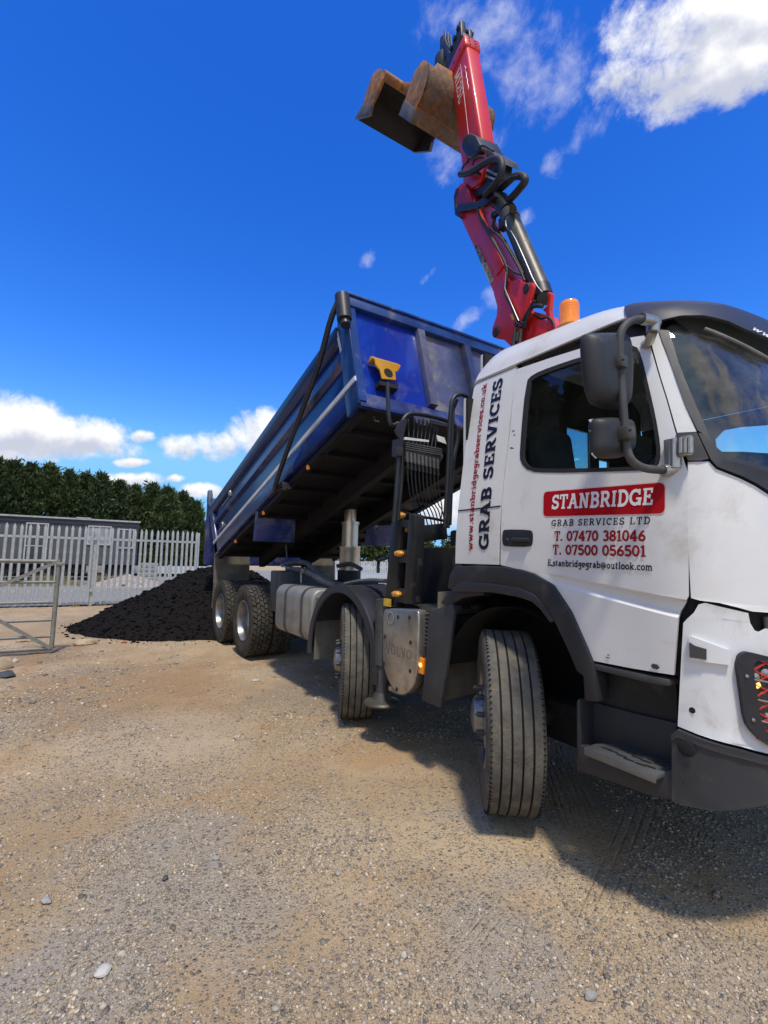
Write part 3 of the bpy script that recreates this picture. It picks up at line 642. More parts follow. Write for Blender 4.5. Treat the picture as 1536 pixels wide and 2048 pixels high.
def skin_panel(name, poly, m, parent, holes=(), off=0., thick=.018, dfun=None, cuts=(), ds=.07, dz=.08, mirror=False, sz=False, ang=32):
    P2 = [V(p) for p in poly] if sz else H(poly)
    HS = [[V(p) for p in h] if sz else H(h) for h in holes]
    loops = [[V((p.x, p.y, 0)) for p in l] for l in [P2]+HS]
    flat = [p for l in loops for p in l]; tris = tessellate_polygon(loops)
    bm = bmesh.new(); bv = [bm.verts.new(p) for p in flat]
    for tr_ in tris:
        try: bm.faces.new([bv[i] for i in tr_])
        except ValueError: pass
    s0, s1 = min(p.x for p in P2), max(p.x for p in P2); z0, z1 = min(p.y for p in P2), max(p.y for p in P2)
    def cut(co, no): bmesh.ops.bisect_plane(bm, geom=bm.verts[:]+bm.edges[:]+bm.faces[:], dist=1e-5, plane_co=co, plane_no=no)
    k = math.ceil(s0/ds)
    while k*ds < s1: cut(V((k*ds, 0, 0)), V((1, 0, 0))); k += 1
    k = math.ceil(z0/dz)
    while k*dz < z1: cut(V((0, k*dz, 0)), V((0, 1, 0))); k += 1
    for a, b_ in cuts: a, b_ = V((a.x, a.y, 0)), V((b_.x, b_.y, 0)); d_ = b_-a; cut(a, V((-d_.y, d_.x, 0)))
    bmesh.ops.remove_doubles(bm, verts=bm.verts[:], dist=1e-6)
    bm.normal_update()
    for f in bm.faces:
        if f.normal.z < 0: f.normal_flip()
    bm.verts.index_update(); uv = [v.co.copy() for v in bm.verts]; fs = [tuple(v.index for v in f.verts) for f in bm.faces]
    rim = [(e.link_loops[0].vert.index, e.link_loops[0].link_loop_next.vert.index) for e in bm.edges if len(e.link_faces) == 1]; bm.free()
    dd = [off + (dfun(p.x, p.y) if dfun else 0) for p in uv]
    vs = [skin(p.x, p.y, d_) for p, d_ in zip(uv, dd)]; n = len(vs)
    if thick:
        vs += [skin(p.x, p.y, d_-thick) for p, d_ in zip(uv, dd)]
        fs = fs + [tuple(i+n for i in f[::-1]) for f in fs] + [(b_, a, a+n, b_+n) for a, b_ in rim]
    tw = [V((v.x, -v.y, v.z)) for v in vs]; tf = [f[::-1] for f in fs]
    mb = MB(); mb.add(vs, fs); joined = mirror and max(v.y for v in vs) > -.02
    if joined:
        mb.add(tw, tf); o = mb.build(name, m, parent, ang, recalc=False)
        bm = bmesh.new(); bm.from_mesh(o.data); bmesh.ops.remove_doubles(bm, verts=[v for v in bm.verts if abs(v.co.y) < .03], dist=.006); bm.to_mesh(o.data); bm.free(); return o
    o = mb.build(name, m, parent, ang, recalc=False)
    if mirror:
        m2 = MB(); m2.add(tw, tf); TWIN[o.name] = m2.build(name, m, TWIN.get(parent.name, parent), ang, recalc=False)
    return o
TWIN = {}
# ================================================================== THE TRUCK
truck = thing('grab_truck', 'white and blue tipper truck with raised body and red loader crane unloading black planings', 'truck', (-2.5, 0, 0))
def T(mb, name, m, parent=truck, label=None, split=False, **k):
    if split:
        os_ = [q.build(name, m, parent, **k) for q in mb.split()]
        if label:
            for o in os_: o['label'] = label
        return os_[0]
    o = mb.build(name, m, parent, **k)
    if label: o['label'] = label
    return o
WB = [0., -1.964, -5.135, -6.505]

# ---- chassis
c = MB()
for s in (-1, 1): c.b((-7.15, s*.42-.045, .74), (1.05, s*.42+.045, 1.02))
for x in (-6.9, -5.8, -4.55, -3.4, -2.5, -1.2): c.b((x-.06, -.376, .78), (x+.06, .376, .98))
T(c, 'chassis', 'chassis_grey')
for x in WB:
    c = MB(); c.cyl((x, -.95, .52), (x, .95, .52), .07, 14); c.lathe([(.02, -.22), (.16, -.16), (.21, 0), (.16, .16), (.02, .22)], (x, .05, .50), (0, 1, 0), 18)
    for s in (-1, 1): c.b((x-.55, s*.5-.04, .62), (x+.55, s*.5+.04, .70), .01)
    T(c, 'axle', 'chassis_black')
c = MB(); c.b((-.75, -.38, .55), (.95, .38, 1.42), .06); c.b((-2.4, -.3, .62), (-.75, .3, 1.02), .05); c.cyl((-2.4, 0, .78), (-5.0, 0, .62), .06); c.b((.3, -.9, 1.05), (1.25, .9, 1.3))
T(c, 'engine', 'liner_black')
c = MB(); c.tube([(.62, -.95, .42), (.3, -.6, .40), (.1, -.2, .42), (.1, .6, .42)], .05, 10, smooth=2); c.b((-.2, -.75, .36), (.25, -.45, .62), .04)
T(c, 'suspension_arm', 'chassis_black')

# ---- wheels
def rib_tyre(Rr=.527, wd=.315):
    p = [(.292, -wd*.40), (.33, -wd*.47), (.42, -wd*.5), (.49, -wd*.485), (.512, -wd*.455), (Rr-.004, -wd*.425)]
    gx = [-.082, -.028, .028, .082]; h = [(Rr-.001*abs(0), 0)]
    prof = []
    for g_ in gx: prof += [(Rr, g_-.0058), (Rr-.014, g_-.0045), (Rr-.014, g_+.0045), (Rr, g_+.0058)]
    p += [(Rr, -wd*.40)] + prof + [(Rr, wd*.40)]
    q = [(r, -z) for r, z in p[:6][::-1]]
    return p + q
def make_rib_wheel():
    e = bpy.data.objects.new('wheel', None); COL.objects.link(e); e.parent = truck; OFF[e.name] = V((0, 0, 0)); e.empty_display_size = .2
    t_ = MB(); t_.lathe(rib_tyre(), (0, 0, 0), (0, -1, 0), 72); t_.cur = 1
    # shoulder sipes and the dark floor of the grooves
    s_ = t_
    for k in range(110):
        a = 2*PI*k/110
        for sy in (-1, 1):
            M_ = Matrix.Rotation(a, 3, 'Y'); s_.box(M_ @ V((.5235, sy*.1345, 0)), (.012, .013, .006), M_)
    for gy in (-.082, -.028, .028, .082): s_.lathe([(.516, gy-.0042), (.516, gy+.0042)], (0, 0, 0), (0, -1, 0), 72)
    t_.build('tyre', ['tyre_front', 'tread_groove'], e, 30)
    r_ = MB(); r_.lathe([(.296, .128), (.300, .142), (.286, .146), (.272, .13), (.262, .07), (.235, .085), (.20, .125), (.175, .145), (.12, .148), (.115, .165), (.10, .20), (.05, .215), (0.001, .217)], (0, 0, 0), (0, -1, 0), 40)
    r_.lathe([(.296, -.14), (.27, -.12), (.25, 0), (.235, .085)], (0, 0, 0), (0, -1, 0), 40)
    n_ = r_; n_.cur = 1
    for k in range(10):
        a = 2*PI*k/10; x, z = .1675*math.cos(a), .1675*math.sin(a); n_.cyl((x, -.12, z), (x, -.19, z), .016, 6); n_.cyl((x, -.19, z), (x, -.20, z), .008, 6)
    n_.build('rim', ['alloy', 'chassis_grey'], e, 30)
    return e
def make_drive_wheel():
    e = bpy.data.objects.new('wheel', None); COL.objects.link(e); e.parent = truck; OFF[e.name] = V((0, 0, 0)); e.empty_display_size = .2
    wd = .30; Rb = .508
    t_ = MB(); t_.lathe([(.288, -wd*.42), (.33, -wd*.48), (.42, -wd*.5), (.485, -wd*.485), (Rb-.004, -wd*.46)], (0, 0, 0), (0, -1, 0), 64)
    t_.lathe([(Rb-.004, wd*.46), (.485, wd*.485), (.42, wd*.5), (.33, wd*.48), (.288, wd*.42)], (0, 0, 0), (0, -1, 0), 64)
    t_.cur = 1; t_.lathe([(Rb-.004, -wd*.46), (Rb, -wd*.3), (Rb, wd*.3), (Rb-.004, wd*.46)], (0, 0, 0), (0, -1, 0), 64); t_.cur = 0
    N = 40
    for row, (y, hw) in enumerate(((-.114, .0265), (-.057, .0225), (0, .0225), (.057, .0225), (.114, .0265))):
        for k in range(N):
            a = 2*PI*(k + .5*(row % 2) + random.uniform(-.04, .04))/N; da = 2*PI/N*.395
            sk = .16*(1 if row % 2 else -1)*2*PI/N
            vs = []
            for rr in (Rb-.006, Rb+.0195 - (.003 if row in (0, 4) else 0)):
                for (aa, yy) in ((-da, -hw), (da, -hw), (da, hw), (-da, hw)):
                    s2 = sk if yy > 0 else -sk; vs.append((rr*math.cos(a+aa+s2), y+yy, rr*math.sin(a+aa+s2)))
            t_.add(vs, [(0, 1, 2, 3), (4, 7, 6, 5), (0, 4, 5, 1), (1, 5, 6, 2), (2, 6, 7, 3), (3, 7, 4, 0)])
    t_.build('tyre', ['tyre_drive', 'tread_groove'], e, 30)
    r_ = MB(); r_.lathe([(.289, .115), (.300, .135), (.294, .142), (.283, .136), (.272, .10), (.262, .03), (.25, -.04), (.235, -.075), (.20, -.088), (.15, -.09), (.12, -.085), (.115, .0), (.105, .05), (.06, .07), (0.001, .072)], (0, 0, 0), (0, -1, 0), 44)
    n_ = r_; n_.cur = 1
    for k in range(10):
        a = 2*PI*k/10; x, z = .1675*math.cos(a), .1675*math.sin(a); n_.cyl((x, .09, z), (x, .055, z), .016, 6)
    n_.build('rim', ['alloy', 'chassis_grey'], e, 30)
    return e
def dup_part(e):
    n = e.copy(); COL.objects.link(n)
    for ch in list(e.children):
        cc = ch.copy(); COL.objects.link(cc); cc.parent = n
        for g2 in ch.children: d2 = g2.copy(); COL.objects.link(d2); d2.parent = cc
    return n
def setw(e, x, y, steer=0, flip=False):
    e.location = V((x, y, .524)) - OFF['grab_truck']; e.rotation_euler = (0, random.uniform(0, 6), 0)
    M_ = Matrix.Rotation(steer + (PI if flip else 0), 4, 'Z') @ Matrix.Rotation(random.uniform(0, 6), 4, 'Y'); e.rotation_euler = M_.to_euler()
w1 = make_rib_wheel(); setw(w1, WB[0]-.075, -1.045, R(-40))
for (x, y, st, fl) in ((WB[0], 1.045, R(-28), True), (WB[1]-.03, -1.045, R(-26), False), (WB[1], 1.045, R(-18), True)): setw(dup_part(w1), x, y, st, fl)
d1 = make_drive_wheel(); setw(d1, WB[2], -1.09)
for (x, y, fl) in ((WB[3], -1.09, False), (WB[2], -.755, False), (WB[3], -.755, False), (WB[2], 1.09, True), (WB[3], 1.09, True), (WB[2], .755, True), (WB[3], .755, True)): setw(dup_part(d1), x, y, 0, fl)

# ---- second axle mudguard
def mudguard(x, s, r=.685, y0=.52, y1=1.245, a0=-8, a1=186, zc=.53):
    m_ = MB(); prof = []
    m_.lathe([(r, y0), (r+.012, y0), (r+.012, y1-.03), (r+.022, y1-.02), (r+.020, y1), (r-.055, y1+.004), (r-.062, y1-.012), (r-.012, y1-.022), (r-.010, y0)], (x, 0, zc), (0, s, 0), 40, R(a0), R(a1), close=True)
    return m_
mg = mudguard(WB[1]-.03, -1, a0=-6, a1=184); T(mg, 'mudguard', 'dark_trim', label='dark blue plastic arched mudguard', ang=40)
mg = mudguard(WB[1]-.03, 1); T(mg, 'mudguard', 'dark_trim', ang=40)
c = MB(); c.b((WB[1]-.655, -1.205, .42), (WB[1]-.64, -.40, 1.06)); T(c, 'mudflap', 'flap_dusty')
c = MB()
for s in (-1, 1):
    c.prism([(-7.05, s*1.24, .98), (-7.05, s*.58, .98), (-7.10, s*.58, 1.66), (-7.10, s*1.24, 1.66)], (.02, 0, 0))
    c.prism([(-7.02, s*1.24, .98), (-7.02, s*.58, .98), (-7.08, s*.58, .52), (-7.08, s*1.24, .52)], (.012, 0, 0))
T(c, 'rear_flap', 'flap_dusty', label='grey dusty sheet guard behind the rear wheels', split=True)

# ---- fuel tank, boxes, hoses on the side of the chassis
def rprof(y0, y1, z0, z1, r, n=6):
    out = []
    for (cy, cz, a0) in ((y1-r, z1-r, 0), (y0+r, z1-r, 90), (y0+r, z0+r, 180), (y1-r, z0+r, 270)):
        out += [(cy+r*math.cos(R(a0+90*i/n)), cz+r*math.sin(R(a0+90*i/n))) for i in range(n+1)]
    return out
pr = rprof(-1.22, -.56, .56, 1.14, .12)
tk = MB(); tk.prism([(-3.80, y, z) for y, z in pr], (1.11, 0, 0), .025)
tank = T(tk, 'fuel_tank', 'tank_alloy', ang=50)
c = MB()
pb = rprof(-1.228, -.552, .552, 1.148, .127)
for x in (-3.48, -2.98): c.prism([(x, y, z) for y, z in pb], (.055, 0, 0))
T(c, 'tank_strap', 'tank_strap', tank, split=True)
c = MB(); c.b((-4.12, -1.19, .78), (-3.83, -.56, 1.30), .02); T(c, 'battery_box', 'dark_trim', label='dark blue grey box behind the fuel tank')
c = MB()
c.tube([PY(565, 1130, -.85), PY(612, 1122, -.85), PY(628, 1142, -.85), PY(660, 1168, -.85), PY(700, 1172, -.8)], .035, 10, smooth=2)
c.tube([PY(575, 1138, -.95), PY(612, 1140, -.95), PY(650, 1166, -.95), PY(672, 1172, -.9)], .035, 10, smooth=2)
c.tube([PY(690, 1168, -1.0), PY(730, 1160, -1.0), PY(772, 1162, -1.0)], .02, 8, smooth=1)
c.tube([PY(572, 1090, -.7), PY(574, 1120, -.7), PY(590, 1130, -.75)], .012, 8, smooth=1)
c.tube([PY(676, 1132, -.2), PY(700, 1126, -.2), PY(722, 1138, -.2)], .03, 8, smooth=2)
T(c, 'hydraulic_hose', 'hose_grey', split=True)
c = MB(); c.box(PY(575, 1133, -.95), (.34, .1, .03), Matrix.Rotation(.12, 3, 'Y'), .008); c.cyl(PY(602, 1144, -.98), PY(602, 1166, -.98), .012); c.box(PY(606, 1142, -.99), (.05, .04, .05), None, .006)
T(c, 'valve_lever', 'alloy', split=True)
# underbody hydraulic ram (telescopic)
RX = -4.12
c = MB(); c.lathe([(.0, 1.30), (.15, 1.30), (.15, 1.62), (.155, 1.63), (.155, 1.66), (.0, 1.66)], (RX, 0, 0), (0, 0, 1), 28)
c.lathe([(.12, 1.66), (.12, 1.98), (.135, 1.98), (.135, 2.02), (.0, 2.02)], (RX-.01, 0, 0), (0, 0, 1), 28)
c.lathe([(.092, 2.02), (.092, 2.26), (.0, 2.26)], (RX-.02, 0, 0), (0, 0, 1), 28)
ram = T(c, 'tipping_ram', 'chrome', ang=30)
c = MB(); c.lathe([(.0, 2.2), (.10, 2.2), (.10, 2.27), (.19, 2.30), (.19, 2.33), (0, 2.33)], (RX-.02, 0, 0), (0, 0, 1), 24); c.b((RX-.22, -.38, 1.02), (RX+.22, .38, 1.16), .02); c.lathe([(.17, 1.12), (.17, 1.31), (0, 1.31)], (RX, 0, 0), (0, 0, 1), 24)
T(c, 'ram_mount', 'chassis_black', ram)

# ---- stabiliser leg, steel cover, wheel flap between the two front axles
c = MB(); c.cyl((-1.31, -1.18, .36), (-1.31, -1.18, .95), .055, 18); c.cyl((-1.31, -1.18, .62), (-1.31, -1.18, 1.15), .07, 18)
leg = T(c, 'stabiliser_leg', 'chassis_grey', ang=30)
c = MB(); c.lathe([(.0, .30), (.14, .30), (.15, .315), (.14, .33), (.08, .345), (.06, .40), (0, .40)], (-1.31, -1.18, 0), (0, 0, 1), 28); T(c, 'foot_plate', 'cylinder_grey', leg, ang=30)
# upright bracket with marker lamps
def ppoly(pts, Y): return [PY(a, b_, Y) for a, b_ in pts]
c = MB()
c.prism(ppoly([(785, 1026), (800, 1022), (802, 1040), (790, 1215), (768, 1215)], -1.20), (0, .10, 0), .006)
c.prism(ppoly([(818, 1026), (829, 1030), (830, 1060), (822, 1208), (806, 1208)], -1.20), (0, .10, 0), .006)
for (y0, y1) in ((1038, 1052), (1098, 1124), (1176, 1204)): c.prism(ppoly([(786, y0), (822, y0+2), (820, y1+2), (780, y1)], -1.195), (0, .06, 0))
c.prism(ppoly([(830, 1052), (838, 1056), (834, 1110), (838, 1130), (830, 1185), (834, 1205), (822, 1206)], -1.16), (0, .04, 0), .004)
post = T(c, 'stabiliser_bracket', 'crane_black', ang=30)
for (px, py) in ((800, 1031), (797, 1107), (792, 1188)):
    q = PY(px, py, -1.215); m_ = MB()
    m_.lathe([(.0, .028), (.5, .026), (.85, .016), (1, .0), (.95, -.02), (0, -.02)], (0, 0, 0), (0, -1, 0), 22)
    m_.v = [(q.x+v[0]*.054, q.y+v[1], q.z+v[2]*.026) for v in m_.v]
    T(m_, 'marker_lamp', 'amber_lens', post, ang=40)
q = PY(812, 1058, -1.13); m_ = MB(); m_.lathe([(.0, .03), (.03, .02), (.035, 0), (0, -.01)], q, (0, -1, 0), 16); T(m_, 'marker_lamp', 'amber_lens', post)
c = MB(); c.box(PY(775, 1205, -1.225), (.10, .012, .06)); T(c, 'warning_tag', 'tag_yellow', post)
c = MB(); c.tube([PY(790, 1050, -1.14), PY(752, 1055, -1.14)], .007, 8); c.lathe([(0, -.024), (.02, -.014), (.024, 0), (.02, .014), (0, .024)], PY(753, 1055, -1.14), (0, 0, 1), 14); T(c, 'control_knob', 'dark_trim', post)
c = MB(); c.tube([PY(772, 1117, -1.0), PY(758, 1119, -1.0), PY(756, 1128, -1.0), PY(756, 1146, -1.0)], .016, 8, smooth=1); T(c, 'grab_handle', 'crane_black')
# embossed steel cover
pl_px = chaikin([(772, 1216), (832, 1219), (838, 1226), (836, 1300), (833, 1345), (826, 1372), (812, 1388), (798, 1391), (784, 1378), (770, 1350), (764, 1320), (765, 1222)], 2)
c = MB(); c.prism([PY(p.x, p.y, -1.235) for p in chaikin([V(p) for p in pl_px], 0)], (0, .09, 0), .012); cover = T(c, 'steel_cover', 'plate_steel', ang=50)
c = MB()
for (px, py) in ((796, 1234), (819, 1235), (769, 1273), (821, 1285), (767, 1327), (820, 1342), (793, 1379)):
    q = PY(px, py, -1.2365); c.lathe([(.016, .001), (.012, .004), (.0, .002)], q, (0, -1, 0), 10)
T(c, 'cover_bolt', 'chassis_black', cover, split=True)
A_, B_ = PY(769, 1306, -1.237), PY(823, 1322, -1.237); dr = (B_-A_); Lp = dr.length; dr.normalize(); upv = V((-dr.z, 0, dr.x))
lettering('VOLVO', 'embossed_lettering', 'tank_alloy', cover, lambda u, v, l: A_ + dr*u + upv*v + V((0, -.003-l, 0)), Lp, .075, .55, .06)
c = MB(); c.lathe([(.055, .001), (.05, .004), (.04, .004), (.036, .001)], PY(781, 1236, -1.2365), (0, -1, 0), 24); T(c, 'embossed_ring', 'tank_alloy', cover)
c = MB(); c.b((-1.18, -1.12, .46), (-.66, -.45, 1.12), .05); T(c, 'silencer_box', 'chassis_black')
c = MB()
for k in range(9): c.box(PY(848, 1226+k*8, -1.16), (.10, .03, .012), None, .003)
T(c, 'cover_louvre', 'chassis_grey', cover, split=True)
c = MB(); c.box(PY(843, 1331, -1.2), (.075, .03, .115), None, .008); sml = T(c, 'side_marker', 'amber'); c = MB(); c.lathe([(0, .006), (.014, .004), (.016, 0)], PY(841, 1330, -1.217), (0, -1, 0), 12); T(c, 'lamp_bulb', 'lit_bulb', sml)
# front wheel rear flap
c = MB(); c.prism(ppoly([(861, 1222), (903, 1207), (908, 1225), (893, 1330), (880, 1416), (843, 1401), (850, 1330), (856, 1240)], -1.235), (0, .03, 0), .006)
c.prism([PX(x, y, -.60) for x, y in ((905, 1222), (962, 1218), (966, 1385), (872, 1402), (885, 1330))], (-.02, 0, 0), .004)
flp = T(c, 'mudflap', 'flap_black', label='dark side flap behind the front wheel', ang=30)
c = MB(); c.prism([(-.592, -1.20, .50), (-.592, -.62, .52), (-.60, -.62, 1.28), (-.60, -1.18, 1.26)], (.014, 0, 0), .004); T(c, 'flap_sheet', 'flap_dusty', flp)
c = MB(); c.prism(ppoly([(902, 1212), (880, 1207), (888, 1194), (912, 1174), (960, 1165), (968, 1190), (925, 1196)], -1.19), (0, .3, 0), .01); T(c, 'wing_bracket', 'dark_trim')

# ---- control stand behind the cab
XS = -.98
def px(pts, X): return [PX(a, b_, X) for a, b_ in pts]
c = MB(); c.tube(px([(788, 1045), (795, 960), (800, 862), (806, 836), (824, 824), (900, 842), (914, 856), (916, 880), (904, 925), (899, 1050)], XS), .0185, 12, smooth=2)
c.tube(px([(796, 1040), (803, 960), (806, 880)], XS-.02), .0145, 10)
c.tube(px([(890, 1056), (897, 930), (901, 812), (908, 792), (924, 787), (948, 802), (955, 830)], -.74), .0185, 12, smooth=2)
c.tube(px([(896, 1056), (903, 930), (906, 820), (914, 800)], -.77), .0145, 10)
stand = T(c, 'control_stand', 'crane_black', ang=40)
c = MB(); c.tube(px([(775, 765), (777, 838), (783, 852), (797, 846)], XS-.05), .016, 10, smooth=1); c.prism(px([(788, 862), (800, 842), (812, 838), (806, 868), (800, 885)], XS), (.02, 0, 0))
c.b((XS-.03, PX(790, 900, XS).y-.01, PX(790, 912, XS).z), (XS+.03, PX(802, 900, XS).y, PX(790, 880, XS).z)); T(c, 'stand_rail', 'dark_trim', stand)
c = MB(); c.prism(px([(811, 886), (880, 900), (888, 912), (880, 928), (872, 925), (812, 908)], XS+.02), (-.14, 0, 0), .01)
for k in range(9):
    a = (814+k*7.6, 904+k*1.7); p0, p1 = PX(a[0], a[1], XS+.03), PX(a[0]+1, a[1]+20, XS+.03); c.cyl(p0, p1, .0125, 8)
for k in range(4): c.prism(px([(812, 884+k*4), (884, 897+k*4), (884, 899+k*4), (812, 886+k*4)], XS+.035), (-.15, 0, 0))
T(c, 'valve_block', 'hose_grey', stand, ang=35)
tops = [(817, 838), (829, 836), (838, 838), (846, 838), (854, 840), (862, 843), (869, 852), (874, 855)]
for k, (tx, ty) in enumerate(tops):
    c = MB(); bx_ = 818+k*7.4; c.tube([PX(bx_, 888+k*1.2, XS-.02), PX(tx, ty+8, XS-.05)], .0055, 8); c.tube([PX(tx, ty+11, XS-.05), PX(tx, ty+6, XS-.05), PX(tx, ty, XS-.05)], [.009, .0125, .008], 10)
    T(c, 'control_lever', 'crane_black', stand, ang=40)
c = MB(); c.prism(px([(810, 874), (858, 880), (858, 884), (810, 879)], XS+.04), (-.02, 0, 0)); T(c, 'label_strip', 'tag_white', stand)
c = MB(); c.prism(px([(873, 870), (889, 875), (893, 888), (876, 882)], XS+.05), (-.006, 0, 0)); tg = T(c, 'control_plate', 'tag_white', stand)
c = MB(); c.prism(px([(826, 829), (860, 838), (856, 852), (834, 846)], XS-.12), (-.006, 0, 0)); T(c, 'lamp_guard', 'blue_grimy', stand)
ends = [(842, 1062), (850, 1064), (858, 1062), (866, 1060), (872, 1058), (878, 1056), (884, 1056), (890, 1054), (880, 1060)]
c = MB()
for k in range(9):
    sx, sy = 815+k*7.6, 924+k*1.7; ex, ey = ends[k]
    c.tube([PX(sx, sy-2, XS+.03), PX(sx+1, sy+14, XS+.03)], .0105, 8)
    c.tube([PX(sx, sy+8, XS+.03), PX(sx+1, sy+40, XS+.02), PX(sx+6+k*.3, sy+75, XS-.02+.02*(k % 3)), PX((sx+ex)/2+6, ey-35, XS-.03), PX(ex, ey, XS)], .0052, 7, smooth=2)
T(c, 'lever_hose', 'hose_rubber', stand, ang=50, split=True)
c = MB(); c.tube(px([(822, 1032), (860, 1036), (890, 1042)], XS), .012, 8); c.prism(px([(815, 1008), (838, 1004), (838, 1016), (820, 1020)], XS), (-.05, 0, 0)); T(c, 'cross_bar', 'crane_black', stand)
c = MB(); c.prism(px([(836, 1052), (894, 1046), (896, 1078), (838, 1084)], XS+.01), (-.10, 0, 0), .01); T(c, 'hose_manifold', 'crane_black', stand)
# engine air canister and clutter behind the cab
c = MB(); c.lathe([(0, 1.12), (.12, 1.13), (.125, 1.16), (.125, 1.45), (.13, 1.46), (.13, 1.50), (.11, 1.55), (0, 1.57)], (-.62, -.86, 0), (0, 0, 1), 24); T(c, 'air_filter', 'chassis_grey', ang=35)
c = MB(); c.b((-.75, -.95, 1.60), (-.36, .9, 1.72), .02); c.b((-1.75, -.74, .95), (-.42, .74, 1.60), .02); c.tube([(-.5, -1.0, 1.15), (-.48, -1.02, 1.35), (-.40, -1.05, 1.42)], .03, 10, smooth=2); c.tube([(-.45, -.9, 1.5), (-.6, -.7, 1.52), (-.8, -.6, 1.48)], .045, 10, smooth=2)
c.b((-.9, -1.05, .95), (-.4, -.5, 1.1), .02); T(c, 'rear_cab_mount', 'liner_black')
# ---- tipper body (raised about its rear hinge)
TA = R(15.6); BX = V((math.cos(TA), 0, math.sin(TA))); BZ = V((-math.sin(TA), 0, math.cos(TA))); BO = V((-1.73, 0, 2.97)); BR = Matrix((BX, (0, 1, 0), BZ)).transposed()
def BF(u, y, w_): return BO + BX*u + V((0, y, 0)) + BZ*w_
def bbox(mb, u0, u1, y0, y1, w0, w1, bev=0.): mb.box(BF((u0+u1)/2, (y0+y1)/2, (w0+w1)/2), (u1-u0, y1-y0, w1-w0), BR, bev); return mb
def bprism(mb, uw, y0, y1, bev=0.): mb.prism([BF(u, y0, w_) for u, w_ in uw], (0, y1-y0, 0), bev); return mb
UL, ST = -5.45, 1.02           # rear end of the floor, height of the sides
def rear(w_): return UL - .42*w_
c = MB()
bbox(c, UL, -.02, -1.21, 1.21, -.01, .0)
bbox(c, -.07, -.045, -1.2, 1.2, .0, 1.22)
for s in (-1, 1):
    y = s*1.19
    c.prism([BF(-.2, y, 0), BF(UL, y, 0), BF(rear(ST), y, ST), BF(-.2, y, ST)], (0, -s*.012, 0))
body = T(c, 'tipper_body', 'blue_shaded', label='raised blue tipper body, side shade put into its colour')
for s in (-1, 1):
    yo, yi = s*1.25, s*1.192
    a, b_ = min(yo, yi), max(yo, yi)
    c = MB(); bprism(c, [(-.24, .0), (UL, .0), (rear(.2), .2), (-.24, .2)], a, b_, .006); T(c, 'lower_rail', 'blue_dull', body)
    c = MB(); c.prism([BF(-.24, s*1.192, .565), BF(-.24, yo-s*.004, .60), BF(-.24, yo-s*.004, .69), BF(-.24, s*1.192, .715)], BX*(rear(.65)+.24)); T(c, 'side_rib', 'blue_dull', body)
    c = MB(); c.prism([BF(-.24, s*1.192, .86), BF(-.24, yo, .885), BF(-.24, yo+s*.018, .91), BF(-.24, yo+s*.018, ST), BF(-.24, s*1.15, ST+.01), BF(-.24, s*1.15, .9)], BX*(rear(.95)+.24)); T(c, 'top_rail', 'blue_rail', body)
    c = MB(); c.prism([BF(0.003, yo-s*.01, .215), BF(0.003, yo+s*.012, .215), BF(0.003, yo+s*.012, .265), BF(0.003, yo-s*.01, .265)], BX*(rear(.24)-.003)); T(c, 'reflective_strip', 'stripe', body)
    c = MB(); bprism(c, [(-.24, -.06), (0, -.02), (0, 1.225), (-.06, 1.26), (-.13, 1.22), (-.24, 1.04)], min(yo, s*1.15), max(yo, s*1.15), .008); T(c, 'corner_post', 'blue_rail', body)
    c = MB(); bprism(c, [(UL+.02, -.03), (UL+.2, -.03), (rear(ST)+.22, ST+.02), (rear(1.25), 1.26), (rear(1.25)-.1, 1.26), (rear(ST)-.02, ST)], a, b_+.0, .006); T(c, 'rear_post', 'blue_dull', body)
    c = MB(); bbox(c, -4.9, -4.3, min(s*1.255, s*1.235), max(s*1.255, s*1.235), .72, .75); bbox(c, -5.15, -4.75, min(s*1.268, s*1.235), max(s*1.268, s*1.235), .32, .345); bbox(c, -4.86, -4.8, min(s*1.285, s*1.235), max(s*1.285, s*1.235), .30, .40, .01); bbox(c, -4.4, -4.3, min(s*1.28, s*1.235), max(s*1.28, s*1.235), .70, .80, .01); T(c, 'body_latch', 'alloy', body, split=True)
    c = MB(); c.prism([BF(-.262, s*1.252, .96), BF(-.222, s*1.252, .97), BF(-.19, s*1.252, .70), BF(-.225, s*1.252, .69)], (0, s*.004, 0)); T(c, 'reflective_strip', 'stripe', body)
# headboard: recessed panels framed by ribs
c = MB(); bbox(c, -.05, .03, -1.235, 1.235, 1.10, 1.225, .01); bbox(c, -.10, .05, -1.235, 1.235, 1.222, 1.25, .006)
for y in (-1.205, 1.205): bbox(c, -.05, .012, y-.04, y+.04, .0, 1.11)
T(c, 'headboard_rail', 'blue_rail', body)
for y in (-.33, .35):
    c = MB(); c.prism([BF(-.045, y-.055, .15), BF(.03, y-.045, .15), BF(.03, y+.045, .15), BF(-.045, y+.055, .15)], BZ*.95, .004); bbox(c, -.045, .034, y-.05, y+.05, .135, .152); T(c, 'headboard_rib', 'blue_grimy', body)
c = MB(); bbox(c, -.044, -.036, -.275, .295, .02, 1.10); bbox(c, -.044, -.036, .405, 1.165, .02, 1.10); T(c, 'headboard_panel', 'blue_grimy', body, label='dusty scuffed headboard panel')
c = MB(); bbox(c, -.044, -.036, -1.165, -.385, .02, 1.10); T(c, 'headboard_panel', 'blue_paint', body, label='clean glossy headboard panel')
c = MB(); c.prism([BF(-.045, -1.22, .13), BF(-.005, -1.22, .10), BF(.0, -1.22, .0), BF(.0, -1.22, -.05), BF(-.05, -1.22, -.05)], (0, 2.44, 0), .004); T(c, 'headboard_sill', 'blue_dull', body)
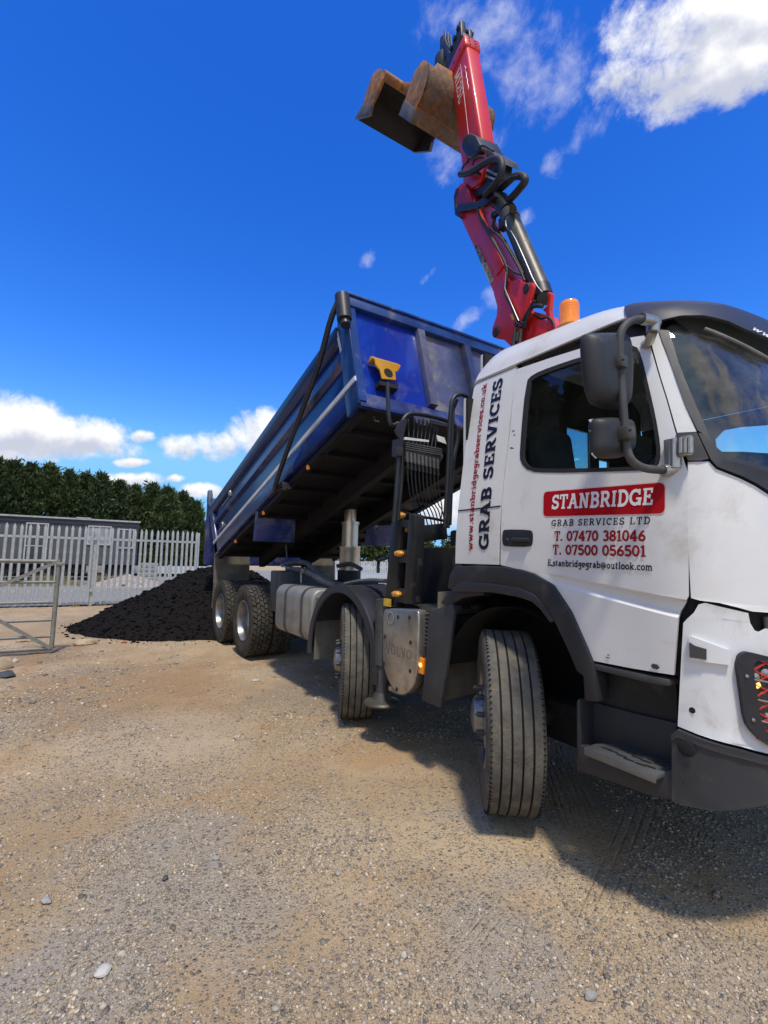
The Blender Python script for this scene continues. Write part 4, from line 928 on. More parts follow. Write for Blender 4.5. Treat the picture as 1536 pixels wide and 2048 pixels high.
# yellow hook bracket on the headboard
c = MB()
def fp(y, w_, u): return BF(u, y, w_)
c.prism([fp(-1.06, .47, .07), fp(-1.045, .40, .05), fp(-1.0, .36, .05), fp(-.99, .26, .05), fp(-.82, .285, .05), fp(-.815, .38, .05), fp(-.77, .41, .05), fp(-.75, .46, .07)], BX*.02, .004)
c.prism([fp(-1.075, .465, -.02), fp(-1.075, .465, .08), fp(-.745, .455, .08), fp(-.745, .455, -.02)], BZ*.022, .004)
c.prism([fp(-1.07, .485, .075), fp(-1.07, .52, .04), fp(-1.07, .485, -.02)], (0, .32, 0), .003)
bk = T(c, 'hook_bracket', 'bracket_yellow', body, label='yellow steel hook bracket')
c = MB(); c.lathe([(.052, .001), (.05, .003), (0, .002)], fp(-.905, .345, .071), BX, 20); T(c, 'bracket_hole', 'liner_black', bk)
c = MB(); bbox(c, -.04, .06, -1.02, -.80, .19, .235); T(c, 'bracket_foot', 'liner_black', bk)
# underside: long beams, cross bearers, lamps, side flaps
c = MB()
for s in (-1, 1): bbox(c, UL+.1, -.3, s*.42-.05, s*.42+.05, -.26, -.03)
for u in np.arange(UL+.3, -.2, .52): bbox(c, float(u)-.03, float(u)+.03, -1.18, 1.18, -.10, -.03)
for s in (-1, 1): bbox(c, UL, -.1, s*1.16-.04, s*1.16+.04, -.09, -.03)
bbox(c, UL+.01, -.03, -1.19, 1.19, -.045, -.012)
T(c, 'body_underframe', 'body_under', body)
for u in (-1.32, -2.9, -4.3):
    c = MB(); q = BF(u, -1.20, -.10); c.box(q, (.035, .03, .05), BR, .006); lm = T(c, 'marker_lamp', 'amber', body)
for s in (-1, 1):
    P0 = V((-4.70, 0, 0)); yy = (-1.235, -.64) if s < 0 else (.64, 1.235)
    m_ = MB(); m_.prism([(-4.72, yy[0], 2.18), (-4.66, yy[1], 2.18), (-4.70, yy[1], 1.70), (-4.80, yy[0], 1.70)], (-.012, 0, 0), .003)
    T(m_, 'splash_flap', 'blue_dull', body, label='blue flap hanging across under the body')
c = MB(); c.tube([BF(-.14, -1.0, -.04), BF(-.13, -1.0, -.10), BF(-.10, -.98, -.12)], .008, 8); T(c, 'hook', 'alloy', body)
# hanging tailgate
c = MB(); c.b((-7.86, -1.23, 1.30), (-7.80, 1.23, 2.62), .01)
for z in (1.32, 1.75, 2.2, 2.58): c.b((-7.90, -1.23, z-.04), (-7.855, 1.23, z+.04), .008)
for y in (-1.2, 0, 1.2): c.b((-7.90, y-.05, 1.3), (-7.86, y+.05, 2.72), .008)
T(c, 'tailgate', 'blue_dull', label='blue tailgate hanging open from its top hinge')
c = MB()
for s in (-1, 1): c.b((-7.9, s*1.22-.04, 2.5), (-7.74, s*1.22+.04, 2.78), .03)
T(c, 'tailgate_hinge', 'alloy', split=True)
# cover arm with its roller at the top front corner
c = MB(); c.tube([PY(548, 984, -1.32), PY(553, 960, -1.34), PY(600, 830, -1.36), PY(634, 742, -1.36), PY(648, 690, -1.36), PY(661, 640, -1.36), PY(672, 612, -1.34), PY(680, 596, -1.30), PY(690, 592, -1.24)], .030, 12, smooth=1)
arm = T(c, 'cover_arm', 'dark_trim', label='slim dark tube arm of the load cover', ang=40)
c = MB(); c.cyl(PY(684, 592, -1.29), PY(689, 640, -1.29), .075, 20); c.cyl(PY(689, 640, -1.29), PY(691, 650, -1.29), .05, 16); T(c, 'cover_roller', 'dark_trim', arm)
c = MB(); c.box(PY(560, 975, -1.27), (.26, .07, .05), BR, .008); c.cyl(PY(572, 973, -1.31), PY(572, 973, -1.22), .05, 14); c.tube([PY(553, 980, -1.30), PY(580, 976, -1.30)], .014, 8); T(c, 'arm_pivot', 'chassis_black', arm)

# ---- loader crane, standing between cab and body, slewed a little off the rear
AZ = R(170); CA = V((math.cos(AZ), math.sin(AZ), 0)); CNV = V((-CA.y, CA.x, 0)); CC = V((-.9, 0, 0))
def cz(pts, off=0.): return [PN(a, b_, CC + CNV*off, CNV) for a, b_ in pts]
def z2(pts): return [(820+a/3.84, 250+b_/3.84) for a, b_ in pts]
def z1(pts): return [(700+a/3.84, b_/3.84) for a, b_ in pts]
def plate(mb, pts, off, th, bev=.006): mb.prism(cz(pts, off), -CNV*th, bev); return mb
c = MB(); c.lathe([(0, 1.0), (.34, 1.0), (.34, 1.35), (.22, 1.45), (.20, 2.6), (.22, 2.9), (0, 2.9)], CC, (0, 0, 1), 28); T(c, 'crane_column', 'crane_black', ang=30)
c = MB(); plate(c, z2([(800, 1700), (840, 1520), (935, 1425), (1000, 1475), (1100, 1590), (1085, 1800), (800, 1800)]), .12, .28, .012)
plate(c, z2([(1060, 1278), (1085, 1296), (1080, 1330), (1070, 1430), (1100, 1590), (1085, 1800), (1050, 1800), (1060, 1560), (1040, 1440), (1015, 1420), (1048, 1390), (1055, 1330), (1045, 1300)]), .12, .04, .006)
plate(c, z2([(1060, 1278), (1085, 1296), (1080, 1330), (1070, 1430), (1100, 1590), (1085, 1800), (1050, 1800), (1060, 1560), (1040, 1440), (1015, 1420), (1048, 1390), (1055, 1330), (1045, 1300)]), -.12, .04, .006)
c.cyl(CC+V((0, 0, 2.7)), CC+V((0, 0, 3.35)), .20, 20)
T(c, 'crane_head', 'red_paint', label='red slewing head of the crane', ang=30)
# lower boom
c = MB(); plate(c, z2([(345, 690), (385, 715), (500, 960), (640, 1290), (668, 1392), (770, 1440), (820, 1400), (790, 1240), (712, 1070), (640, 900), (560, 722), (520, 640), (440, 600), (370, 640)]), .115, .20, .014)
plate(c, z2([(640, 1290), (668, 1390), (665, 1460), (632, 1555), (628, 1610), (640, 1632), (665, 1640), (720, 1650), (775, 1700), (830, 1690), (850, 1560), (932, 1445), (922, 1350), (945, 1245), (940, 1208), (880, 1212), (828, 1182), (770, 1200), (700, 1180)]), .15, .035, .006)
plate(c, z2([(640, 1290), (668, 1390), (665, 1460), (632, 1555), (628, 1610), (640, 1632), (665, 1640), (720, 1650), (775, 1700), (830, 1690), (850, 1560), (932, 1445), (922, 1350), (945, 1245), (940, 1208), (880, 1212), (828, 1182), (770, 1200), (700, 1180)]), -.10, .035, .006)
# side cheek ribs on the lower boom
plate(c, z2([(505, 850), (560, 735), (720, 1075), (660, 1160), (640, 1110)]), .128, .014, .005)
lb = T(c, 'lower_boom', 'red_paint', label='red lower boom of the crane', ang=30)
c = MB(); plate(c, z2([(336, 555), (350, 490), (398, 440), (435, 475), (470, 560), (480, 625), (400, 650), (385, 715), (345, 692)]), .15, .30, .014); T(c, 'knuckle_cap', 'red_dark', lb, ang=30)
c = MB(); plate(c, z2([(334, 552), (344, 690), (384, 716), (376, 650), (352, 640), (356, 540), (372, 480), (350, 490)]), .158, .31, .006); T(c, 'knuckle_band', 'crane_black', lb)
c = MB()
for q, r in ((z2([(662, 1588)])[0], .052), (z2([(895, 1255)])[0], .048)):
    p = PN(q[0], q[1], CC+CNV*.15, CNV); c.lathe([(0, .012), (r*.8, .012), (r, .0)], p, CNV, 20)
T(c, 'boom_pin', 'chassis_black', lb, split=True)
# maker's plate on the lower boom
bd = z2([(505, 925), (525, 925), (640, 1180), (632, 1205), (612, 1212), (500, 960)])
c = MB(); plate(c, z2([(497, 945), (505, 922), (524, 925), (582, 1050), (548, 1065)]), .1185, .003, 0); T(c, 'sign_plate', 'ink_navy', lb)
c = MB(); plate(c, z2([(548, 1065), (582, 1050), (640, 1180), (634, 1203), (612, 1215)]), .1185, .003, 0); T(c, 'sign_plate', 'gold_letter', lb)
def on_boom(p0, p1, off):
    A, B = cz([p0, p1], off); d = B-A; L = d.length; d.normalize(); up = d.cross(CNV) if d.cross(CNV).z > 0 else -d.cross(CNV)
    up = CNV.cross(d)
    return (lambda u, v, l: A + d*u + up*v + CNV*l), L
fm, L = on_boom(*z2([(505, 955), (556, 1068)]), .119); lettering('EPSILON', 'lettering', 'gold_letter', lb, fm, L, .048, .75, .06, off=.0008)
fm, L = on_boom(*z2([(562, 1078), (620, 1205)]), .119); lettering('PALFINGER', 'lettering', 'ink_navy', lb, fm, L, .045, .75, .06, off=.0008)
# pipes and hoses along the boom
def cp(pts, off): return [PN(820+a/3.84, 250+b_/3.84, CC+CNV*off, CNV) for a, b_ in pts]
c = MB(); c.tube(cp([(520, 640), (535, 720), (600, 830), (690, 980), (740, 1080), (752, 1150), (730, 1240), (728, 1290), (760, 1350), (835, 1510)], .165), .013, 8, smooth=1)
c.tube(cp([(560, 735), (640, 880), (735, 1060)], .155), .012, 8)
c.tube(cp([(600, 800), (690, 850), (760, 960), (850, 1120), (880, 1200)], .12), .012, 8, smooth=1)
c.tube(cp([(700, 840), (800, 1000), (870, 1140)], .1), .010, 8)
c.tube(cp([(740, 1080), (800, 1130), (850, 1150)], .16), .010, 8)
c.tube(cp([(840, 1560), (900, 1450), (940, 1390), (1000, 1388), (1015, 1395)], .17), .018, 8, smooth=2)
c.tube(cp([(945, 1450), (1000, 1490), (1060, 1470), (1100, 1510), (1105, 1560)], .12), .010, 8, smooth=2)
c.tube(cp([(880, 1560), (900, 1480), (935, 1370), (960, 1350)], .175), .012, 8, smooth=1)
T(c, 'boom_hose', 'hose_rubber', lb, ang=50, split=True)
c = MB()
for (a, b_) in ((815, 1530), (862, 1528)):
    p = cp([(a, b_), (a-8, b_+40), (a-15, b_+110), (a-20, b_+170)], .18); c.lathe([(.012, .01), (.024, .01), (.024, -.01), (.012, -.01)], p[0], CNV, 16, close=True); c.tube(p[1:], .016, 10); c.tube(p[2:], .021, 6)
c.tube(cp([(830, 1590), (820, 1660)], .19), .018, 10)
T(c, 'hose_fitting', 'cylinder_grey', lb, ang=30)
c = MB(); c.tube(cp([(738, 1130), (728, 1255), (835, 1505)], .182), .005, 6); c.tube(cp([(735, 735), (740, 790), (790, 830), (880, 1030), (960, 1220), (1020, 1290)], .10), .006, 6, smooth=1); T(c, 'steel_pipe', 'alloy', lb, split=True)
fm, L = on_boom(*z2([(760, 1470), (790, 1520)]), .152)
c = MB(); plate(c, z2([(768, 1452), (786, 1446), (802, 1492), (784, 1502)]), .1525, .002, 0); T(c, 'warning_tag', 'tag_yellow', lb)
# lift cylinder
c = MB(); p = cp([(705, 600), (760, 690), (1010, 1275)], .02); c.tube([p[1], p[2]], .082, 24); c.tube([p[1]+(p[1]-p[2]).normalized()*.02, p[1]+(p[2]-p[1]).normalized()*.10], .09, 24)
cy = T(c, 'lift_cylinder', 'cylinder_grey', label='grey lift cylinder beside the lower boom', ang=30)
c = MB(); c.tube(cp([(1000, 1255), (1022, 1330)], .02), .088, 20); c.tube(cp([(985, 1330), (1050, 1330)], .0), .06, 16); c.cyl(*[cp([(1020, 1330)], o_)[0] for o_ in (-.14, .14)], .05, 16)
c.tube(cp([(735, 700), (800, 860), (900, 1100), (930, 1200)], -.02), .05, 14); T(c, 'cylinder_foot', 'crane_black', cy, ang=30)
c = MB(); c.tube(cp([(610, 520), (640, 560), (700, 590), (752, 665)], .03), [.055, .075, .085, .085], 18); c.cyl(*[cp([(790, 645)], o_)[0] for o_ in (-.05, .12)], .035, 12); c.box(cp([(720, 760)], .06)[0], (.08, .08, .12), None, .01); c.tube(cp([(640, 700), (690, 660), (720, 680)], .06), .035, 12); c.tube(cp([(650, 720), (640, 770), (680, 830)], .05), .02, 10)
T(c, 'elbow_head', 'crane_black', cy, ang=40)
# linkage bar across the knuckle
c = MB(); plate(c, z2([(350, 640), (375, 605), (520, 585), (600, 520), (640, 515), (655, 545), (560, 625), (400, 660), (370, 668)]), .17, .05, .008); plate(c, z2([(350, 640), (375, 605), (520, 585), (600, 520), (640, 515), (655, 545), (560, 625), (400, 660), (370, 668)]), -.12, .05, .008); T(c, 'knuckle_link', 'crane_black', ang=30, split=True)
# upper boom with its collar and sockets
def box_boom(mb, e_top, e_bot, hL_top, hL_bot, wd, off, bev):
    # e_*: pixel of the edge between the near side face and the front face; hL: width of the side face
    T0_, B0_ = cz([e_top, e_bot], off); a = (B0_-T0_).normalized(); dp = CNV.cross(a)
    if dp.dot(CA) < 0: dp = -dp
    pts = [T0_, B0_, B0_+dp*hL_bot, T0_+dp*hL_top]; mb.prism(pts, -CNV*wd, bev); return T0_, B0_, dp
c = MB(); E0, E1, DP = box_boom(c, (929, 72), (966, 300), .36, .40, .19, .085, .03)
ub = T(c, 'upper_boom', 'red_paint', label='red upper boom pointing up with white letters', ang=50)
ax = (E1-E0).normalized(); Lb = (E1-E0).length
c = MB(); mO = CNV*.006; pts = [E0-ax*.02-DP*.014+mO*3, E0+ax*.17-DP*.014+mO*3, E0+ax*.17+DP*.385+mO*3, E0-ax*.02+DP*.385+mO*3]; c.prism(pts, -CNV*.226, .025); T(c, 'boom_collar', 'red_paint', ub, ang=50)
c = MB()
for k in range(2):
    for j in range(3):
        p = E0 + ax*(.03+.05*j) + DP*(-.016) - CNV*(.05+.08*k); c.lathe([(.014, .001), (0, .004)], p, -DP, 10)
for k in range(2): p = E0 + ax*(.08) + DP*(.10+.14*k) + CNV*.02; c.lathe([(.016, .001), (0, .004)], p, CNV, 10)
T(c, 'collar_bolt', 'crane_black', ub, split=True)
c = MB(); c.tube([E0+ax*.25+DP*.145+CNV*.0, E1-ax*.25+DP*.20+CNV*.0], .004, 6); T(c, 'weld_seam', 'pink_letter', ub)
o0 = E0+ax*.26+DP*.145+CNV*.0045; L = .50
lettering('M125L', 'lettering', 'ink_white', ub, lambda u, v, l: o0 + ax*u*1.0 - DP*(v-.135) + CNV*l, L, .115, .8, .05)
c = MB(); o1 = E0+ax*.40+DP*.075+CNV*.004; c.tube([o1+ax*(.05*k)-DP*(.012*(k % 2)) for k in range(9)], .004, 5); c.tube([o1+ax*.05+DP*.05, o1+ax*.08-DP*.04], .004, 5); T(c, 'script_mark', 'pink_letter', ub)
# extension box and dark head at the tip
c = MB(); pts = [E0-ax*.16+DP*.035-CNV*.02, E0+ax*.0+DP*.035-CNV*.02, E0+DP*.33-CNV*.02, E0-ax*.10+DP*.34-CNV*.02]; c.prism(pts, -CNV*.15, .015)
c.prism([E0-ax*.10+DP*.05, E0-ax*.34+DP*.02, E0-ax*.36+DP*.10, E0-ax*.27+DP*.16, E0-ax*.30+DP*.22, E0-ax*.22+DP*.28, E0-ax*.26+DP*.42, E0-ax*.20+DP*.50, E0+ax*.0+DP*.52, E0+ax*.10+DP*.50, E0+ax*.02+DP*.34], -CNV*.07, .01)
c.prism([E0-ax*.10+DP*.05-CNV*.12, E0-ax*.30+DP*.04-CNV*.12, E0-ax*.24+DP*.28-CNV*.12, E0-ax*.20+DP*.50-CNV*.12, E0+ax*.06+DP*.50-CNV*.12, E0+ax*.02+DP*.34-CNV*.12], -CNV*.05, .01)
for k in range(3): c.cyl(E0-ax*(.28-.03*k)+DP*(.08+.09*k)+CNV*.02, E0-ax*(.28-.03*k)+DP*(.08+.09*k)-CNV*.2, .03, 12)
tip = T(c, 'boom_tip', 'crane_black', label='black head at the tip of the upper boom', ang=30)
c = MB()
for k in range(3): c.tube([E0-ax*.22+DP*(.40+.04*k), E0+ax*.05+DP*(.56+.03*k), E0+ax*.22+DP*(.58+.02*k), E0+ax*.42+DP*.5], .012, 8, smooth=2)
T(c, 'tip_hose', 'hose_rubber', tip, ang=50, split=True)
# joint between the two booms
c = MB(); plate(c, z2([(432, 240), (470, 212), (545, 165), (600, 215), (640, 235), (592, 335), (560, 420), (522, 482), (455, 500), (402, 442), (412, 350), (420, 280)]), .10, .20, .012)
plate(c, z2([(470, 370), (560, 330), (545, 440), (470, 485), (430, 440)]), .12, .02, .008)
T(c, 'boom_joint', 'red_paint', label='red joint block between the booms', ang=30)
c = MB(); plate(c, z2([(390, 172), (402, 98), (455, 58), (502, 80), (545, 160), (540, 200), (472, 240), (430, 245)]), .16, .30, .02); T(c, 'joint_cover', 'crane_black', label='black cover over the boom joint', ang=30)
c = MB(); plate(c, z2([(575, 195), (605, 188), (680, 240), (690, 290), (660, 275), (590, 265)]), .12, .24, .01); T(c, 'joint_plate', 'cylinder_grey', ang=30)
c = MB(); plate(c, z2([(585, 330), (690, 285), (680, 400), (610, 480), (530, 545), (480, 560), (460, 500), (540, 450)]), .08, .16, .01)
for k in range(4): plate(c, z2([(585+k*6, 330+k*36), (670+k*2, 350+k*30), (664, 362+k*30), (580+k*6, 344+k*36)]), .10, .02, 0)
T(c, 'joint_inside', 'crane_black', ang=30)
c = MB()
for k in range(2): plate(c, z2([(590-k*8, 335+k*45), (670-k*4, 372+k*40), (660-k*4, 392+k*40), (584-k*8, 352+k*45)]), .104, .01, 0)
T(c, 'chrome_rod', 'chrome', split=True)
c = MB(); c.tube(cp([(385, 378), (430, 375), (490, 350), (600, 275), (680, 250), (712, 300), (700, 390), (650, 460), (575, 545)], .20), .033, 14, smooth=2)
c.tube(cp([(750, 585), (800, 540), (850, 480), (890, 430), (875, 400), (840, 388), (800, 395)], .05), .036, 14, smooth=2)
T(c, 'hose_sleeve', 'hose_rubber', ang=50, split=True)
c = MB()
for k in range(4): c.tube(cp([(655+k*6, 520-k*14), (700+k*5, 510-k*22), (760, 455-k*14), (800, 420-k*8), (830, 395)], .03+.02*k), .012, 8, smooth=2)
c.tube(cp([(480, 310), (490, 270), (520, 245), (560, 240), (590, 262)], .17), .012, 8, smooth=2); c.tube(cp([(400, 390), (396, 350), (410, 310), (440, 290), (460, 250)], .18), .010, 8, smooth=2); c.tube(cp([(530, 170), (560, 155), (600, 172), (640, 200)], .17), .012, 8, smooth=2)
c.tube(cp([(440, 370), (470, 330), (540, 380)], .15), .014, 8, smooth=1)
T(c, 'joint_hose', 'hose_rubber', ang=50, split=True)

# ---- clamshell grab hanging open from the tip
GY, GL = -.30, 1.10
def gp(pts, y=GY): return [PY(700+a/3.84, b_/3.84, y) for a, b_ in pts]
nb = gp(chaikin([V((588, 470)), V((598, 540)), V((585, 640)), (V((548, 750))), V((505, 835)), V((470, 945))], 2, False))if False else gp([(p.x, p.y) for p in chaikin([V((565, 462)), V((592, 470)), V((600, 540)), V((582, 650)), V((545, 755)), V((502, 838)), V((470, 945))], 2, False)])
nf = gp([(385, 880), (425, 760), (465, 640), (500, 548), (540, 490)])
def sheet(mb, prof, y0, y1, th, inward):
    n = len(prof); a = [V((p.x, y0, p.z)) for p in prof]; b2 = [V((p.x, y1, p.z)) for p in prof]
    ctr = inward; a2 = []
    for p in a: d = (ctr-p); d.y = 0; a2.append(p + d.normalized()*th)
    vs = a + b2 + a2 + [V((p.x, y1, p.z)) for p in a2]
    fs = [(i, i+1, n+i+1, n+i) for i in range(n-1)] + [(2*n+i, 3*n+i, 3*n+i+1, 2*n+i+1) for i in range(n-1)]
    fs += [(0, n, 3*n, 2*n), (n-1, 2*n+n-1, 3*n+n-1, n+n-1)] + [(i, 2*n+i, 2*n+i+1, i+1) for i in range(n-1)] + [(n+i, n+i+1, 3*n+i+1, 3*n+i) for i in range(n-1)]
    mb.add(vs, fs)
ctr = sum(nb+nf, V((0, 0, 0)))/len(nb+nf)
c = MB(); sheet(c, nb, GY, GY+GL, .03, ctr); near_shell = T(c, 'grab_shell', 'grab_rust', label='nearer grab shell, rusty back plate', ang=40)
c = MB(); ep = nb + nf
for y in (GY, GY+GL-.03):
    c = MB(); c.prism([V((p.x, y-.003, p.z)) for p in ep], (0, .033, 0), .004); T(c, 'end_plate', 'grab_yellow', near_shell, ang=30)
c = MB(); tip4 = gp([(378, 885), (424, 768), (500, 838), (474, 952)])
for y in (GY-.012, GY+GL-.03): c.prism([V((p.x, y, p.z)) for p in tip4], (0, .045, 0), .003)
T(c, 'cutting_edge', 'grab_steel', near_shell, ang=30, split=True)
l1 = gp([(500, 836), (506, 845), (474, 955), (462, 944)]); c = MB(); c.prism([V((p.x+.012, p.y, p.z)) for p in l1], (0, GL, 0), .003); T(c, 'lip_plate', 'grab_rust', near_shell, ang=30)
c = MB(); q0 = gp([(500, 838)])[0] + V((.02, 0, 0)); c.tube([q0, q0+V((0, GL, 0))], .010, 8); T(c, 'weld_seam', 'grab_yellow', near_shell)
# farther shell, swung further open
fb = gp([(p.x, p.y) for p in chaikin([V((252, 548)), V((236, 524)), V((205, 535)), V((165, 590)), V((130, 690)), V((98, 815)), V((45, 912))], 2, False)])
ff = gp([(150, 884), (172, 798), (210, 720), (240, 650), (258, 600)])
ctr2 = sum(fb+ff, V((0, 0, 0)))/len(fb+ff)
c = MB(); sheet(c, fb, GY, GY+GL, .03, ctr2); far_shell = T(c, 'grab_shell', 'grab_inside', label='farther grab shell, swung open and dark inside', ang=40)
c = MB(); ep2 = fb + ff
for y, mm in ((GY, 'grab_yellow'), (GY+GL-.03, 'grab_inside')):
    c = MB(); c.prism([V((p.x, y-.003, p.z)) for p in ep2], (0, .033, 0), .004); T(c, 'end_plate', mm, far_shell, ang=30)
c = MB(); tip5 = gp([(40, 915), (98, 812), (172, 796), (152, 886)])
for y in (GY-.012, GY+GL-.03): c.prism([V((p.x, y, p.z)) for p in tip5], (0, .045, 0), .003)
T(c, 'cutting_edge', 'grab_steel', far_shell, ang=30, split=True)
q1 = gp([(258, 575)])[0]; c = MB(); c.tube([q1, q1+V((0, GL, 0))], .06, 16); T(c, 'shell_tube', 'grab_yellow', far_shell)
# frame, arms and rotator of the grab
qn = gp([(585, 480)])[0]; qf = q1; ym = GY+GL/2
c = MB(); mid_ = (qn+qf)/2
top = V((qn.x-.18, ym, qn.z+.12))
c.b((qn.x-.24, ym-.30, qn.z-.02), (qn.x+.0, ym+.34, qn.z+.10), .02)
c.tube([V((qn.x-.06, GY+.02, qn.z-.03)), V((qn.x-.06, GY+GL-.02, qn.z-.03))], .06, 14)
for dy in (-.25, .25): c.prism([V((qn.x-.16, ym+dy, qn.z+.05)), V((qf.x+.02, ym+dy, qf.z+.06)), V((qf.x, ym+dy, qf.z-.06)), V((qn.x-.10, ym+dy, qn.z-.10))], (0, .05, 0), .006)
frame = T(c, 'grab_frame', 'grab_yellow', label='orange frame carrying the grab shells', ang=40)
c = MB(); rt = PN(905, 75, CC, CNV); rb_ = V((qn.x-.12, ym, qn.z+.10)); 
hp = PN(889, 92, CC-CNV*.05, CNV)
fl = [V((qn.x+.012, GY+.10, qn.z-.03)), V((qn.x+.012, GY+.16, qn.z+.09)), V((qn.x+.012, GY+.62, qn.z+.14)), V((qn.x+.012, GY+.95, qn.z+.04)), V((qn.x+.012, GY+1.0, qn.z-.03))]; c2 = MB(); c2.prism(fl, (-.03, 0, 0), .004); T(c2, 'shell_flange', 'grab_yellow', near_shell, ang=30)
c.tube([E0-ax*.1+DP*.36-CNV*.09, hp+V((0, 0, .02))], .06, 12); c.cyl(hp+V((0, 0, .10)), hp-V((0, 0, .18)), .06, 14); c.lathe([(0, .0), (.11, .0), (.13, -.04), (.13, -.24), (.10, -.30), (0, -.30)], hp-V((0, 0, .16)), (0, 0, 1), 22)
c.tube([hp-V((0, 0, .44)), rb_], .075, 14)
for k in range(3): c.tube([hp+V((.08, -.06+.05*k, .1)), hp+V((.16, -.12+.05*k, -.2)), rb_+V((.15, -.1+.08*k, .22)), rb_+V((.02, .05*k, .02))], .014, 8, smooth=2)
T(c, 'grab_rotator', 'crane_black', ang=40)
# ---- the cab
cab = None
XR = -.33
rear_poly = [(XR, 1.468), (.058, 1.468), (.058, 2.745), (XR, 2.745)]
c0 = lambda z: center_s(z)
# rear corner panel with lettering
cab = skin_panel('cab', [(XR, 1.468), (.060, 1.468), (.060, 1.822), (.060, 2.735), (XR+.02, 2.735), (XR, 2.70)], 'white_paint', truck, sz=True, mirror=True)
cab['label'] = 'white driver cab with a smooth rear corner'
def P(name, poly, m, parent=None, label=None, **k):
    o = skin_panel(name, poly, m, parent or cab, **k)
    if label: o['label'] = label
    return o
# dark shell under the panels so that the gaps read as shut lines
P('cab_shell', [(XR+.01, 1.44), (.665, 1.44), (.665, 1.02), (1.10, 1.02), (1.135, 1.30), (1.135, 1.935), (.30, 2.0), (.15, 2.3), (.15, 2.745), (XR+.01, 2.745)], 'shut_line', sz=True, off=-.052, thick=.01, mirror=True)
P('cab_shell', [(.15, 2.66), (.98, 2.55), (1.04, 2.62), (.95, 2.735), (.15, 2.735)], 'shut_line', sz=True, off=-.021, thick=.01, mirror=True)
# roof skin
zs = [2.742, 2.80, 2.85, 2.89, 2.93, 2.965, 2.995, 3.02, 3.045, 3.065, 3.085, 3.10, 3.115, 3.128, 3.138]
fr_ = [0, .012, .04, .09] + list(np.linspace(.16, 1, 40)); c = MB(); k = len(zs)
for sg in (1, -1):
    vs = []
    for f_ in fr_:
        for z in zs:
            zw = zf(z, 1.); s_ = XR + f_*(center_s(zw)-XR); dp_ = max(0, 1-f_/.09)**2*.05*min(1, (z-2.74)/.2)
            p = skin0(s_, zf(z, min(s_, 1.))); vs.append(V((p.x, sg*p.y*(1-.3*dp_), p.z-dp_)))
    fs_ = [(i*k+j, (i+1)*k+j, (i+1)*k+j+1, i*k+j+1) for i in range(len(fr_)-1) for j in range(k-1)]
    c.add(vs, fs_ if sg > 0 else [f[::-1] for f in fs_])
n_ = len(fr_)*k
c.f += [(i*k+k-1, (i+1)*k+k-1, n_+(i+1)*k+k-1, n_+i*k+k-1) for i in range(len(fr_)-1)] + [(j+1, j, n_+j, n_+j+1) for j in range(k-1)]; c.mi += [0]*(len(c.f)-len(c.mi))
o_ = T(c, 'roof', 'white_paint', cab, ang=50)
bm = bmesh.new(); bm.from_mesh(o_.data); bmesh.ops.remove_doubles(bm, verts=bm.verts[:], dist=.002); bmesh.ops.recalc_face_normals(bm, faces=bm.faces[:]); bm.to_mesh(o_.data); bm.free()
c = MB()
gut = [skin(s, 2.752, .006) for s in np.arange(XR+.01, .93, .06)]
c.tube(gut, .006, 6); c.tube([V((p.x, -p.y, p.z)) for p in gut], .006, 6); T(c, 'roof_gutter', 'white_lower', cab, split=True)
g2 = [skin(s, 2.738, .001) for s in np.arange(.06, .95, .06)]; c = MB(); c.tube(g2, .006, 6); T(c, 'roof_seal', 'shut_line', cab)
for z in (1.822,):
    c = MB(); c.tube([skin(s, z, .0005) for s in np.arange(XR+.003, .062, .05)]+[skin(.058, z, .0005)], .0045, 6); T(c, 'panel_joint', 'shut_line', cab)
wa, wb_ = PX(1131, 890, XR), PX(1181, 890, XR); wz0, wz1 = PX(1150, 938, XR).z, PX(1150, 858, XR).z; wc, wd_ = PX(1195, 930, XR).y, PX(1219, 930, XR).y; wz2 = PX(1205, 921, XR).z
def wall(mb, y0, y1, z0, z1):
    mb.b((XR-.028, y0, z0), (XR-.008, y1, z1))
for x0_, mm in ((0., 'white_lower'), (.024, 'liner_black')):
    c = MB()
    for (y0_, y1_, z0_, z1_) in ((-1.16, wa.y, 1.45, 2.62), (wa.y, wb_.y, 1.45, wz0), (wa.y, wb_.y, wz1, 2.62), (wb_.y, wc, 1.45, 2.62), (wc, wd_, 1.45, wz0), (wc, wd_, wz2, 2.62), (wd_, 1.16, 1.45, 2.62), (-1.0, 1.0, 2.62, 2.98)): wall(c, y0_, y1_, z0_, z1_)
    c.v = [(v[0]+x0_, v[1], v[2]) for v in c.v]; T(c, 'back_wall', mm, cab)
c = MB(); c.b((XR-.02, wa.y, wz0), (XR-.016, wb_.y, wz1)); T(c, 'rear_window', 'far_glass', cab)
c = MB(); c.b((XR, -1.15, 1.36), (1.02, 1.15, 1.40)); T(c, 'cab_floor', 'liner_black', cab)
c = MB(); c.prism([(1.22, -1.12, 1.5), (1.22, -1.12, 1.86), (1.05, -1.12, 1.93), (.86, -1.12, 1.84), (.86, -1.12, 1.5)], (0, 2.24, 0), .03); T(c, 'dashboard', 'dash_grey', cab)
for y in (-.62, .62):
    c = MB(); c.box((.2, y, 1.72), (.5, .5, .14), None, .05); c.box((-.06, y, 2.08), (.14, .48, .70), Matrix.Rotation(-.15, 3, 'Y'), .05); c.box((-.12, y, 2.50), (.1, .28, .18), None, .04); T(c, 'seat', 'seat_cloth', cab)
c = MB(); M_ = Matrix.Rotation(.6, 3, 'Y'); 
c.tube([V((.72, -.62, 1.98)) + M_ @ V((0, .22*math.cos(a), .22*math.sin(a))) for a in np.linspace(0, 2*PI, 25)], .014, 8); c.tube([V((.72, -.62, 1.98)), V((.95, -.62, 1.75))], .03, 10); T(c, 'steering_wheel', 'black_plastic', cab)

